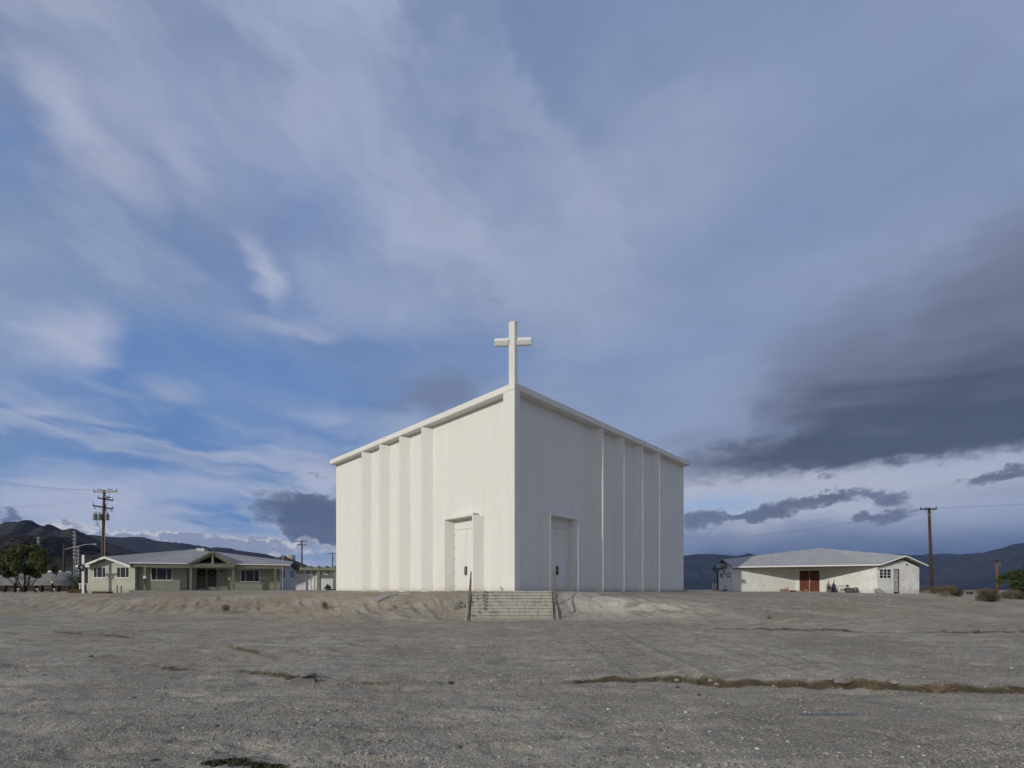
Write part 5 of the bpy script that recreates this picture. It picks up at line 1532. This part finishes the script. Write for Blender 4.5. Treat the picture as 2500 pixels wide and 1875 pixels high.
# ------------------------------------------------------------------ plants
def leaf_mesh(name, centers, radii, n, size, mat, parent, seed, droop=0.0, aspect=0.45):
    """many small leaf faces scattered through clump ellipsoids"""
    rg = np.random.default_rng(seed)
    C = np.array(centers); Rr = np.array(radii)
    vol = Rr.prod(1) ** (2 / 3); k = rg.choice(len(C), n, p=vol / vol.sum())
    d = rg.normal(size=(n, 3)); d /= np.linalg.norm(d, axis=1)[:, None]
    r = rg.random(n) ** 0.45
    P = C[k] + d * r[:, None] * Rr[k]
    u = rg.normal(size=(n, 3)); u[:, 2] = u[:, 2] * (1 - droop) - droop * 2.2; u /= np.linalg.norm(u, axis=1)[:, None]
    w = rg.normal(size=(n, 3)); w = np.cross(u, w); w /= np.linalg.norm(w, axis=1)[:, None]
    s = size * (0.6 + 0.8 * rg.random(n))[:, None]
    a = P - u * s * 0.5; b = P + w * s * aspect * 0.5; c = P + u * s * 0.5; e = P - w * s * aspect * 0.5
    verts = np.stack([a, b, c, e], 1).reshape(-1, 3)
    faces = np.arange(n * 4).reshape(n, 4)
    org = np.zeros(3); p = parent
    while p is not None: org += np.array(p.location); p = p.parent
    return np_mesh(name, verts - org, faces, mat, parent)


def twig_mesh(name, base, n, length, spread, rad, mat, parent, seed, up=0.5, curl=0.3, segs=3, ball=False):
    rg = random.Random(seed); mb = MB()
    for i in range(n):
        az_ = rg.uniform(0, 2 * math.pi); e = math.asin(min(1, rg.uniform(max(-0.1, up - 0.45), 1.0)))
        d = Vector((math.cos(az_) * math.cos(e) * spread, math.sin(az_) * math.cos(e) * spread, math.sin(e)))
        p = Vector(base) + Vector((rg.gauss(0, 0.03), rg.gauss(0, 0.03), 0)) * length
        if ball: p = Vector(base) + Vector((rg.gauss(0, 1), rg.gauss(0, 1), rg.gauss(0, 1))).normalized() * length * rg.uniform(0.0, 0.75)
        L = length * rg.uniform(0.5, 1.0) * (0.55 if ball else 1)
        pts = [p]
        for k in range(segs):
            d = (d + Vector((rg.gauss(0, curl), rg.gauss(0, curl), rg.gauss(0, curl)))).normalized()
            pts.append(pts[-1] + d * L / segs)
        mb.tube(pts, [rad * (1 - 0.7 * k / segs) for k in range(segs + 1)], 3, False)
    return obj(name, mb, mat, parent)


def shrub(px_, py_, w_px, h_px, leaf, twig, lb, seed, n=900, grp='desert shrubs on the right', lsize=0.07, ntw=60):
    p = on_ground(px_, py_)
    W = w_px / F * p.y / 2; H = h_px / F * p.y
    root = thing('shrub', lb, 'shrub', p, grp)
    rg = random.Random(seed)
    twig_mesh('branches', p, ntw, H * 1.05, W / H * 1.15, 0.010, M[twig], root, seed, 0.35, 0.25)
    cs = []; rs = []
    for i in range(11):
        a = rg.uniform(0, 6.28); r = rg.random() ** 0.5 * W * 0.8
        h = H * (0.30 + 0.45 * rg.random()) * (1 - 0.35 * r / W)
        cs.append((p.x + r * math.cos(a), p.y + r * math.sin(a) * 0.8, p.z + h)); k = rg.uniform(0.22, 0.36)
        rs.append((W * k, W * k, H * k * 0.95))
    leaf_mesh('foliage', cs, rs, int(n * 1.5), lsize * 1.1, M[leaf], root, seed)
    return root


shrub(2190, 1443.5, 24, 9, 'leaf_dark', 'twig_dark', 'small dark green shrub at the foot of the stained gable wall', 1, 500, lsize=0.06)
shrub(2241, 1445, 26, 12, 'leaf_scrub', 'twig_dark', 'low brown-green shrub at the right corner of the white building', 2, 600)
shrub(2282, 1449, 46, 20, 'leaf_scrub', 'twig_dark', 'brown shrub round the foot of the tall right-hand pole', 3, 900)
shrub(2306, 1454, 52, 31, 'leaf_scrub', 'twig', 'largest tan shrub right of the tall right-hand pole', 4, 1300)
shrub(2336, 1455, 34, 22, 'leaf_scrubd', 'twig_dark', 'dark brown shrub at the right end of the tan shrubs', 5, 1000)
shrub(2368, 1451, 14, 9, 'leaf_scrubd', 'twig_dark', 'tiny dark shrub alone on pale gravel', 6, 260)
shrub(2422, 1467, 68, 32, 'leaf_scrubd', 'twig_dark', 'broad dark shrub in front of the short brown utility pole', 7, 1700)
shrub(2405, 1452, 48, 22, 'leaf_scrub', 'twig_grey', 'reddish grey shrub behind the broad dark shrub', 8, 800)
shrub(2470, 1461, 52, 28, 'leaf_scrub', 'twig_grey', 'grey tan shrub below the green tree at the far right', 9, 1300)
shrub(2494, 1463, 26, 16, 'leaf_scrubd', 'twig_grey', 'last grey shrub cut by the right edge of the picture', 10, 700)
shrub(2376, 1440.5, 60, 9, 'leaf_scrub', 'twig_grey', 'low pale scrub on the flat behind the shrubs', 11, 700)
shrub(900, 1441, 18, 8, 'leaf_scrub', 'twig_grey', 'small pale weed against the sunlit church wall', 12, 160, 'weeds along the church', 0.04, 40)
shrub(1177, 1437.5, 30, 8, 'leaf_scrub', 'twig_dark', 'heap of dead brown weeds on the left of the top step', 13, 300, 'weeds along the church', 0.04, 60)
shrub(1768, 1444, 20, 7, 'leaf_scrub', 'twig_grey', 'dry weeds at the left foot of the white building', 14, 240, 'weeds by the white building', 0.05, 50)
shrub(2128, 1444, 20, 5, 'leaf_scrub', 'twig_grey', 'sparse dry weeds left of the leaning grey sheet', 15, 120, 'weeds by the white building', 0.04, 40)


def tumbleweed(px_, py_, r_px, lb, seed):
    p = on_ground(px_, py_); r = r_px / F * p.y
    c = Vector((p.x, p.y, p.z + r * 0.75))
    root = thing('tumbleweed', lb, 'tumbleweed', p, 'tumbleweeds on the bank')
    twig_mesh('twigs', c, 420, r, 1.0, 0.006, M['twig'], root, seed, -0.3, 0.5, 3, True)
    twig_mesh('inner_twigs', c, 160, r * 0.75, 1.0, 0.007, M['twig_dark'], root, seed + 5, -0.3, 0.5, 3, True)


tumbleweed(551, 1497, 15, 'round brown tumbleweed alone on the slope below the olive house', 3)
tumbleweed(793, 1487, 12, 'smaller brown tumbleweed below the left end of the church', 4)
tumbleweed(1877, 1512, 7, 'tiny tan tumbleweed on the slope below the white building', 6)


def dry_tuft(px_, py_, h_px, lb, seed, n=60):
    p = on_ground(px_, py_); H = h_px / F * p.y
    root = thing('dry_grass_tuft', lb, 'grass tuft', p, 'dry tufts along the wash')
    twig_mesh('stalks', p, n, H, 1.1, 0.0022, M['twig'], root, seed, 0.25, 0.22, 3)


dry_tuft(2296, 1692, 44, 'straw coloured dry tuft in the wash, rightmost', 1, 80)
dry_tuft(2135, 1685, 34, 'pale dry tuft in the wash below the cut bank', 2, 55)
dry_tuft(1915, 1672, 26, 'faint dry tuft in the wash, leftmost', 3, 35)
dry_tuft(2494, 1542, 30, 'tan dry tuft on the flat at the right edge', 4, 45)

# low green weeds at the bottom edge
p = on_ground(600, 1868)
wd = thing('weed_patch', 'dark green patch of low weeds at the bottom edge left of centre', 'weeds', p)
rg = random.Random(8); cs = []; rs = []
for i in range(26):
    x = rg.uniform(-0.33, 0.33); y = rg.uniform(-0.07, 0.06)
    cs.append((p.x + x, p.y + y, gz(p.x + x, p.y + y) + 0.008)); rs.append((0.06, 0.045, 0.024))
leaf_mesh('leaves', cs, rs, 4200, 0.024, M['weed'], wd, 5)
twig_mesh('stems', p + Vector((0.02, -0.02, 0.0)), 26, 0.30, 2.6, 0.0016, M['twig_grey'], wd, 3, 0.05, 0.15)


def tree(name, lb, base, stems, clumps, n, leaf, lsize, seed, droop, rad=0.11):
    root = thing(name, lb, 'tree', base)
    rg = random.Random(seed)
    mb = None
    for i, (tx, ty, tz, r) in enumerate(stems):
        b = Vector(base) + Vector((rg.uniform(-0.12, 0.12), rg.uniform(-0.12, 0.12), -0.15))
        t = Vector(base) + Vector((tx, ty, tz))
        pts = []
        for k in range(6):
            q = b.lerp(t, k / 5); q += Vector((rg.gauss(0, 0.05), rg.gauss(0, 0.05), 0)) * (0 if k == 0 else 1)
            q.x += (t.x - b.x) * 0.16 * math.sin(k / 5 * math.pi); pts.append(q)
        mb = MB().tube(pts, [r * (1 - 0.65 * k / 5) for k in range(6)], 7)
        limb = obj('trunk' if i == 0 else 'limb', mb, M['bark'], root, True)
        bm_ = MB()
        for w in range(7):
            k = rg.randint(2, 5); q = pts[k]
            e = q + Vector((rg.gauss(0, 0.45), rg.gauss(0, 0.45), rg.uniform(0.1, 0.7)))
            bm_.tube([q, (q + e) / 2 + Vector((0, 0, 0.08)), e], [r * 0.30, r * 0.2, r * 0.08], 4)
        o_ = obj('twigs', bm_, M['bark'], limb); o_['kind'] = 'stuff'
    c = np.array(clumps)
    leaf_mesh('crown', c[:, :3] + np.array(base), c[:, 3:6], n, lsize, M[leaf], root, seed, droop)
    return root


# pepper tree on the left
Yt = 52.0; k_ = Yt / F
tb = Vector(((57 - 1250) * k_, Yt, gz((57 - 1250) * k_, Yt)))
rg = random.Random(21); cl = []
def TC(px_, py_, rx, ry, dz=0.0):
    return ((px_ - 57) * k_, dz, (HY - py_) * k_ + EYE - tb.z, rx * k_, rx * k_ * 0.8, ry * k_)
for (px_, py_, rx, ry) in ((60, 1340, 26, 18), (35, 1350, 24, 22), (85, 1348, 24, 20), (20, 1372, 24, 24), (50, 1370, 28, 24), (80, 1372, 24, 22), (104, 1375, 18, 26), (5, 1385, 18, 20),
                           (112, 1390, 13, 16), (30, 1392, 18, 16), (66, 1390, 20, 18), (92, 1396, 15, 14), (-12, 1372, 16, 22), (12, 1402, 13, 10)):
    for j in range(3):
        cl.append(TC(px_ + rg.gauss(0, rx * 0.35), py_ + rg.gauss(0, ry * 0.3), rx * rg.uniform(0.42, 0.70), ry * rg.uniform(0.45, 0.8), rg.gauss(0, 0.8)))
st_ = [(0.1, 0, 2.6, 0.13), (-1.1, 0.2, 1.9, 0.10), (0.9, -0.2, 2.0, 0.10), (1.3, 0.2, 1.7, 0.08), (-0.5, -0.2, 2.3, 0.10), (0.5, 0.3, 2.2, 0.09), (-1.6, -0.1, 1.5, 0.06)]
tree('pepper_tree', 'bushy green tree with several trunks left of the olive house', tb, st_, cl, 30000, 'leaf_pepper', 0.24, 5, 0.5)
# tree at the right edge
Yt = 40.0; k_ = Yt / F
tb = Vector(((2515 - 1250) * k_, Yt, gz((2515 - 1250) * k_, Yt)))
cl = []
for (px_, py_, rx, ry) in ((2478, 1402, 16, 9), (2495, 1398, 18, 12), (2488, 1414, 20, 12), (2484, 1432, 16, 12), (2515, 1395, 20, 16), (2468, 1407, 12, 7), (2505, 1412, 18, 12), (2452, 1421, 9, 6), (2462, 1418, 8, 5), (2500, 1430, 14, 14), (2530, 1415, 22, 20), (2545, 1400, 18, 16)):
    for j in range(3):
        cl.append(((px_ - 2515 + rg.gauss(0, rx * 0.3)) * k_, rg.gauss(0, 0.5), (HY - py_ + rg.gauss(0, ry * 0.3)) * k_ + EYE - tb.z, rx * 0.75 * k_, rx * 0.6 * k_, ry * 0.75 * k_))
tree('desert_tree', 'sprawling dark green tree cut by the right edge of the picture', tb, [(0.1, 0, 1.7, 0.09), (-1.2, 0, 1.45, 0.07), (-1.9, 0.1, 1.1, 0.05), (0.8, 0.1, 1.6, 0.07)], cl, 16000, 'leaf_dark', 0.16, 9, 0.15)

# bushes on the left
def bush_at(px_, py_, Y, w_px, h_px, leaf, lb, seed, n):
    x = (px_ - 1250) / F * Y; z = gz(x, Y); p = Vector((x, Y, z))
    W = w_px / F * Y / 2; H = h_px / F * Y
    root = thing('bush', lb, 'bush', p, 'bushes left of the olive house')
    rg = random.Random(seed)
    twig_mesh('branches', p, 40, H, W / H, 0.015, M['twig_dark'], root, seed, 0.4, 0.2)
    cs = []; rs = []
    for i in range(14):
        a = rg.uniform(0, 6.28); r = rg.random() ** 0.5 * W * 0.75; h = H * rg.uniform(0.2, 0.85)
        cs.append((x + r * math.cos(a), Y + r * math.sin(a), z + h)); rs.append((W * 0.3, W * 0.3, H * 0.2))
    leaf_mesh('foliage', cs, rs, n, 0.11, M[leaf], root, seed, 0.2)


bush_at(193, 1430, 49, 44, 40, 'leaf_pepper', 'rounded green bush at the left end of the olive house', 31, 3200)
bush_at(152, 1430, 78, 30, 44, 'leaf_pepper', 'green bush behind the gravel mound by the street lamp', 32, 1500)

# ------------------------------------------------------------------ the yard on the left
wc_b = at(203.5, 1443, 39.4); gzc = gz(wc_b.x, wc_b.y)
wcx = thing('white_cross', 'white wooden cross carrying a wreath, standing before the olive gable', 'cross', (wc_b.x, wc_b.y, gzc))
zc_t = EYE + (HY - 1355) / F * 39.4; zc_a = EYE + (HY - 1382.5) / F * 39.4
obj('upright', MB().box(wc_b.x - 0.085, wc_b.x + 0.085, wc_b.y - 0.05, wc_b.y + 0.05, gzc - 0.3, zc_t), M['white_wood'], wcx)
obj('arm', MB().box(wc_b.x - 0.57, wc_b.x + 0.57, wc_b.y - 0.082, wc_b.y - 0.052, zc_a - 0.085, zc_a + 0.085), M['white_wood'], wcx)
mb = MB(); rg = random.Random(2)
for t in range(28):
    an = 2 * math.pi * t / 28
    mb.blobby((wc_b.x - 0.06 + math.cos(an) * 0.20, wc_b.y - 0.14, zc_a - 0.10 + math.sin(an) * 0.22), 0.075, 0.06, 0.075, rg.randint(0, 99), 0.35, 1)
wt_ = thing('cross_wreath', 'dark wreath with white baubles hung on the white wooden cross', 'wreath', (wc_b.x - 0.06, wc_b.y - 0.14, zc_a - 0.35))
obj('ring', mb, M['wreath'], wt_)
for t in range(8):
    an = 2 * math.pi * t / 8 + 0.3
    obj('bauble', MB().blobby((wc_b.x - 0.06 + math.cos(an) * 0.20, wc_b.y - 0.22, zc_a - 0.10 + math.sin(an) * 0.22), 0.028, 0.028, 0.028, t, 0.0, 1), M['bow'], wt_)

# barrier of railway sleepers
fb = at(60, 1440, 47)
tf = thing('sleeper_fence', 'low dark barrier of old railway sleepers in front of the leafy tree', 'fence', (fb.x, 47.0, 1.45))
xs_ = [at(p_, 0, 47).x for p_ in (-70, -40, -12, 16, 40, 63, 90, 105, 131, 146, 172)]
for i in range(len(xs_) - 1):
    for (z0_, z1_) in ((0.0, 0.19), (0.20, 0.38), (0.39, 0.56)):
        dz = random.Random(i * 7 + int(z0_ * 10)).uniform(-0.02, 0.02)
        obj('sleeper', MB().box(xs_[i] + 0.02, xs_[i + 1] - 0.02, 46.93, 47.12, 1.42 + z0_ + dz, 1.42 + z1_ + dz), M['tie'], tf, bevel=0.012)
for i, x in enumerate(xs_):
    obj('post', MB().box(x - 0.07, x + 0.07, 46.78, 46.925, 1.30, 1.42 + 0.57 + (0.20 if i in (0, 4, 8) else 0.0)), M['tie'], tf, bevel=0.012)
for i in (1, 2, 4, 6, 8):
    x = (xs_[i] + xs_[i + 1]) / 2
    obj('block', MB().box(x - 0.12, x + 0.12, 46.72, 46.92, 1.50, 1.70), M['concrete'], tf)
p = at(117, 1428, 46.6)
ys = thing('yellow_marker', 'small yellow and white marker standing on the dark sleeper barrier', 'marker', (p.x, 46.8, 1.95))
obj('plate', MB().box(p.x - 0.10, p.x + 0.10, 46.96, 47.0, 1.99, 2.42), M['white_wood'], ys, bevel=0.02)
obj('panel', MB().box(p.x - 0.06, p.x + 0.06, 46.945, 46.958, 2.06, 2.34), M['yellow'], ys)


def tie_pile(px0, px1, Y, rows, mt, lb, seed):
    x0, x1 = at(px0, 0, Y).x, at(px1, 0, Y).x; g_ = gz((x0 + x1) / 2, Y)
    root = thing('sleeper_pile', lb, 'timber pile', ((x0 + x1) / 2, Y, g_), 'piles of old sleepers')
    rg = random.Random(seed)
    for r_ in range(rows):
        for c_ in range(2):
            a = Vector((x0 + rg.uniform(-0.1, 0.2) + 0.1 * r_, Y + 0.28 * c_, g_ + 0.10 + 0.17 * r_)); b = Vector((x1 + rg.uniform(-0.3, 0.1) - 0.1 * r_, Y + 0.28 * c_ + rg.uniform(-0.1, 0.1), g_ + 0.09 + 0.17 * r_ + rg.uniform(-0.02, 0.03)))
            obj('sleeper', MB().bar(a, b, 0.21, 0.16), M[mt], root, bevel=0.012)


tie_pile(170, 214, 41.2, 2, 'tie_brown', 'stack of old brown sleepers left behind the white cross', 1)
tie_pile(221, 266, 39.0, 1, 'tie_brown', 'flat pile of brown sleepers under the olive gable window', 2)
p = at(206, 0, 43)
wb = thing('white_bench', 'small white bench between the sleeper stack and the olive house', 'bench', (p.x, 43, 1.45))
zt_ = EYE + (HY - 1424.5) / F * 43
obj('seat', MB().box(p.x - 0.42, p.x + 0.36, 42.85, 43.2, zt_ - 0.06, zt_), M['white_wood'], wb)
for sx in (-0.38, 0.30):
    obj('leg', MB().box(p.x + sx, p.x + sx + 0.06, 42.9, 43.15, 1.3, zt_ - 0.062), M['white_wood'], wb)
for k, (x_, w_, Y_) in enumerate(((121, 5, 88), (138, 9, 90), (144, 5, 86))):
    c = at(x_, 1396, Y_)
    tag(obj('parked_trailer', MB().prism([(c.x - 0.25 * w_ / 2, Y_, c.z - 1.4), (c.x + 0.25 * w_ / 2, Y_, c.z - 1.4), (c.x + 0.25 * w_ / 2, Y_ + 2, c.z - 1.4), (c.x - 0.25 * w_ / 2, Y_ + 2, c.z - 1.4)],
        [(c.x - 0.06 * w_, Y_, c.z + 0.2), (c.x + 0.06 * w_, Y_, c.z + 0.2), (c.x + 0.06 * w_, Y_ + 2, c.z + 0.2), (c.x - 0.06 * w_, Y_ + 2, c.z + 0.2)]), M['white_wood']),
        ('left', 'middle', 'right')[k] + ' of three small white roofs peeping over the gravel mound', 'shed', 'white roofs behind the gravel mound')

# ------------------------------------------------------------------ broken pavement and rocks
pl = [on_ground(x, y) for x, y in ((916, 1474), (934, 1465), (952, 1456), (972, 1452), (1000, 1450))]
sl_ = thing('broken_slab', 'broken edge of an old concrete path on the bank left of the steps', 'pavement', pl[2])
for i in range(4):
    a, b = pl[i], pl[i + 1]
    d = (b - a); nrm = Vector((-d.y, d.x, 0)).normalized()
    up_ = Vector((0, 0, 0.05)); th = Vector((0, 0, 0.10))
    w_ = 0.45
    lo = [a + up_ - th, b + up_ * 1.1 - th, b + nrm * w_ + Vector((0, 0, 0.10)) - th, a + nrm * w_ + Vector((0, 0, 0.10)) - th]
    obj('slab_piece', MB().prism([p_ + d * 0.01 for p_ in lo], [p_ + th for p_ in lo]), M['concrete'], sl_, bevel=0.015)


def rock(px_, py_, w_px, h_px, mt, lb, seed, grp=None, nm='rock', rough=0.22):
    p = on_ground(px_, py_); s = p.y / F
    w_px *= 0.85; h_px *= 0.7
    mb = MB().blobby((p.x, p.y, p.z + h_px * s * 0.15), w_px * s / 2, w_px * s / 2 * 0.7, h_px * s * 0.75, seed, rough, 2, 0.6)
    return tag(obj(nm, mb, M[mt], loc=(p.x, p.y, p.z)), lb, 'rock', grp)


rock(735, 1664, 74, 12, 'rock', 'flat grey slab of rock at the end of the left wash', 3)
rock(752, 1651, 42, 12, 'rock', 'lumpy grey rock on top of the flat slab in the left wash', 4)
rock(715, 1656, 46, 8, 'rock_dark', 'dark rock at the left end of the flat slab', 5)
rock(1703, 1645, 10, 9, 'rock_pale', 'round pale stone just above the cut bank', 6)
rock(1652, 1664, 16, 9, 'rock_pale', 'tan rock sitting in the wash where the bank begins', 7)
rock(1735, 1665, 14, 9, 'rock_pale', 'pale rock in the rubble under the cut bank', 8)
rock(1750, 1673, 18, 7, 'rock_pale', 'whitish flat stone right of the rubble under the bank', 9)
rock(1654, 1680, 12, 7, 'rock_dark', 'small black stone in front of the wash', 10)
rock(1707, 1698, 12, 6, 'rock_dark', 'dark flat stone in the foreground right of centre', 11)
rock(2182, 1668, 24, 12, 'rock_pale', 'tan rock lying below the cut bank at right', 12)
rock(2056, 1668, 40, 18, 'rock', 'slumped grey block of the cut bank', 13)
rock(1100, 1671, 16, 10, 'rock_dark', 'dark clod near the middle of the wash', 14)
rock(1150, 1675, 9, 8, 'rock_pale', 'pale pebble right of the dark clod', 15)
rock(1196, 1679, 10, 6, 'rock_pale', 'pale stone among rubble at the middle of the wash', 16)
rock(1223, 1829, 14, 6, 'rock_pale', 'white flat stone in the near foreground', 17)
rock(1118, 1486, 22, 12, 'rock', 'grey rubble stone beside the left of the steps', 18)
rock(1130, 1481, 12, 9, 'rock_pale', 'pale rubble stone touching the left side of the steps', 19)
rock(1120, 1475, 20, 8, 'rock', 'tilted rubble slab above the stones left of the steps', 20)
rock(820, 1671, 18, 5, 'rock_pale', 'flat white stone in the foreground left of centre', 21)
rock(378, 1859, 22, 6, 'rock_dark', 'dark stick-like stone near the bottom left', 22)

# puddles
for k, (px_, py_, rx, ry) in enumerate(PUDDLES):
    mb = MB(); n = 44; rg = random.Random(k + 1); ph = [rg.uniform(0, 6) for _ in range(4)]
    zp = puddle_z(px_, py_) + 0.006
    ring = []
    for i in range(n):
        a = 2 * math.pi * i / n
        r = 1 + 0.14 * math.sin(3 * a + ph[0]) + 0.10 * math.sin(5 * a + ph[1]) + 0.05 * math.sin(9 * a + ph[2])
        ring.append((px_ + rx * r * math.cos(a), py_ + ry * r * math.sin(a)))
    mb.prism([(x, y, zp - 0.012) for x, y in ring], [(x, y, zp) for x, y in ring])
    tag(obj('puddle', mb, M['water']), 'small blue-grey puddle in the gravel at lower right', 'puddle')


# ------------------------------------------------------------------ loose stones over the gravel
def stones():
    rg = np.random.default_rng(12)
    n = 60000
    Y = np.exp(rg.uniform(math.log(3.7), math.log(24), n)); X = rg.uniform(-1.12, 1.12, n) * Y
    cl_ = fbm(X * 0.8, Y * 1.3, 3, 51); cl2 = fbm(X * 0.25, Y * 0.4, 2, 52)
    keep = rg.random(n) < np.clip((cl_ - 0.38) * 3.2, 0.10, 1) * np.clip((cl2 - 0.25) * 2.5, 0.15, 1)
    # stones gather along the cut banks
    for xs, ys, hs, dec in BANKS:
        m = rg.random(900); bx_ = xs[0] + (xs[-1] - xs[0]) * m
        by_ = np.interp(bx_, xs, ys) + rg.normal(0, 0.22, 900)
        X = np.append(X, bx_); Y = np.append(Y, by_); keep = np.append(keep, rg.random(900) < 0.75)
    # rubble along the foot of the church walls
    for ex, ey in (EL, ER):
        t = rg.uniform(0.3, 19.0, 700); o_ = rg.exponential(0.14, 700) + 0.02
        ox, oy = (-ER[0], -ER[1]) if (ex, ey) == EL else (-EL[0], -EL[1])
        w_in = -0.42
        X = np.append(X, 0.117 + ex * t + ox * (o_ + w_in)); Y = np.append(Y, 22.5 + ey * t + oy * (o_ + w_in)); keep = np.append(keep, rg.random(700) < 0.8)
    # rubble on the bank either side of the steps
    for sx_ in (-1, 1):
        X = np.append(X, sx_ * (2.1 + rg.exponential(1.3, 900))); Y = np.append(Y, rg.uniform(19.6, 23.0, 900)); keep = np.append(keep, rg.random(900) < 0.8)
    X = X[keep]; Y = Y[keep]
    ins = ~((np.abs(X) < 2.05) & (Y > 19.7))
    for px_, py_, rx, ry in PUDDLES: ins &= (((X - px_) / rx) ** 2 + ((Y - py_) / ry) ** 2) > 1.1
    X = X[ins]; Y = Y[ins]; n = len(X)
    S = np.exp(rg.normal(math.log(0.0062), 0.55, n)); S = np.maximum(S, Y * 0.00062); S = np.minimum(S, 0.075)
    Z = ground_h(X, Y)
    bm = bmesh.new(); bmesh.ops.create_icosphere(bm, subdivisions=1, radius=1.0)
    bv = np.array([v.co[:] for v in bm.verts]); bm.verts.index_update(); bf = np.array([[v.index for v in f.verts] for f in bm.faces]); bm.free()
    nv = len(bv)
    rot = rg.uniform(0, 2 * math.pi, n); c, s = np.cos(rot)[:, None], np.sin(rot)[:, None]
    sc = np.stack([S * rg.uniform(0.8, 1.5, n), S * rg.uniform(0.6, 1.0, n), S * rg.uniform(0.35, 0.75, n)], -1)
    P = bv[None] * (1 + rg.uniform(-0.22, 0.22, (n, nv, 1))) * sc[:, None, :]
    px2 = P[:, :, 0] * c - P[:, :, 1] * s; py2 = P[:, :, 0] * s + P[:, :, 1] * c
    Vv = np.stack([px2 + X[:, None], py2 + Y[:, None], P[:, :, 2] + Z[:, None] + sc[:, 2:3] * 0.35], -1).reshape(-1, 3)
    Ff = (bf[None] + (np.arange(n) * nv)[:, None, None]).reshape(-1, 3)
    m, b = new_mat('loose_stone')
    a = V.nt.nodes.new('ShaderNodeAttribute'); a.attribute_name = 'tone'; t = V(a.outputs['Fac'])
    col = cmix(sstep(t, 0.0, 0.8), (0.125, 0.112, 0.098), (0.33, 0.312, 0.285))
    col = cmix(sstep(t, 0.90, 0.97), col, (0.62, 0.60, 0.56))
    setc(b, col); b.inputs['Roughness'].default_value = 0.9
    o = np_mesh('loose_stones', Vv, Ff, m)
    tone = np.repeat(rg.random(n), nv).astype(np.float32)
    o.data.attributes.new('tone', 'FLOAT', 'POINT').data.foreach_set('value', tone)
    o['kind'] = 'stuff'; o['label'] = 'loose grey and white stones strewn over the gravel'; o['category'] = 'stones'
    return n


stones()

# ------------------------------------------------------------------ air
hm, hb_ = new_mat('haze_air')
hnt = hm.node_tree
for n_ in list(hnt.nodes):
    if n_.type != 'OUTPUT_MATERIAL': hnt.nodes.remove(n_)
pv = hnt.nodes.new('ShaderNodeVolumePrincipled')
pv.inputs['Color'].default_value = (0.34, 0.55, 1.0, 1)
pv.inputs['Density'].default_value = 0.000027
pv.inputs['Anisotropy'].default_value = 0.0
hnt.links.new(pv.outputs[0], [n_ for n_ in hnt.nodes if n_.type == 'OUTPUT_MATERIAL'][0].inputs['Volume'])
hz = obj('haze', MB().box(-14500, 14500, -14500, 14500, -4.5, 1250), hm, loc=(0, 0, 0))
hz['kind'] = 'stuff'
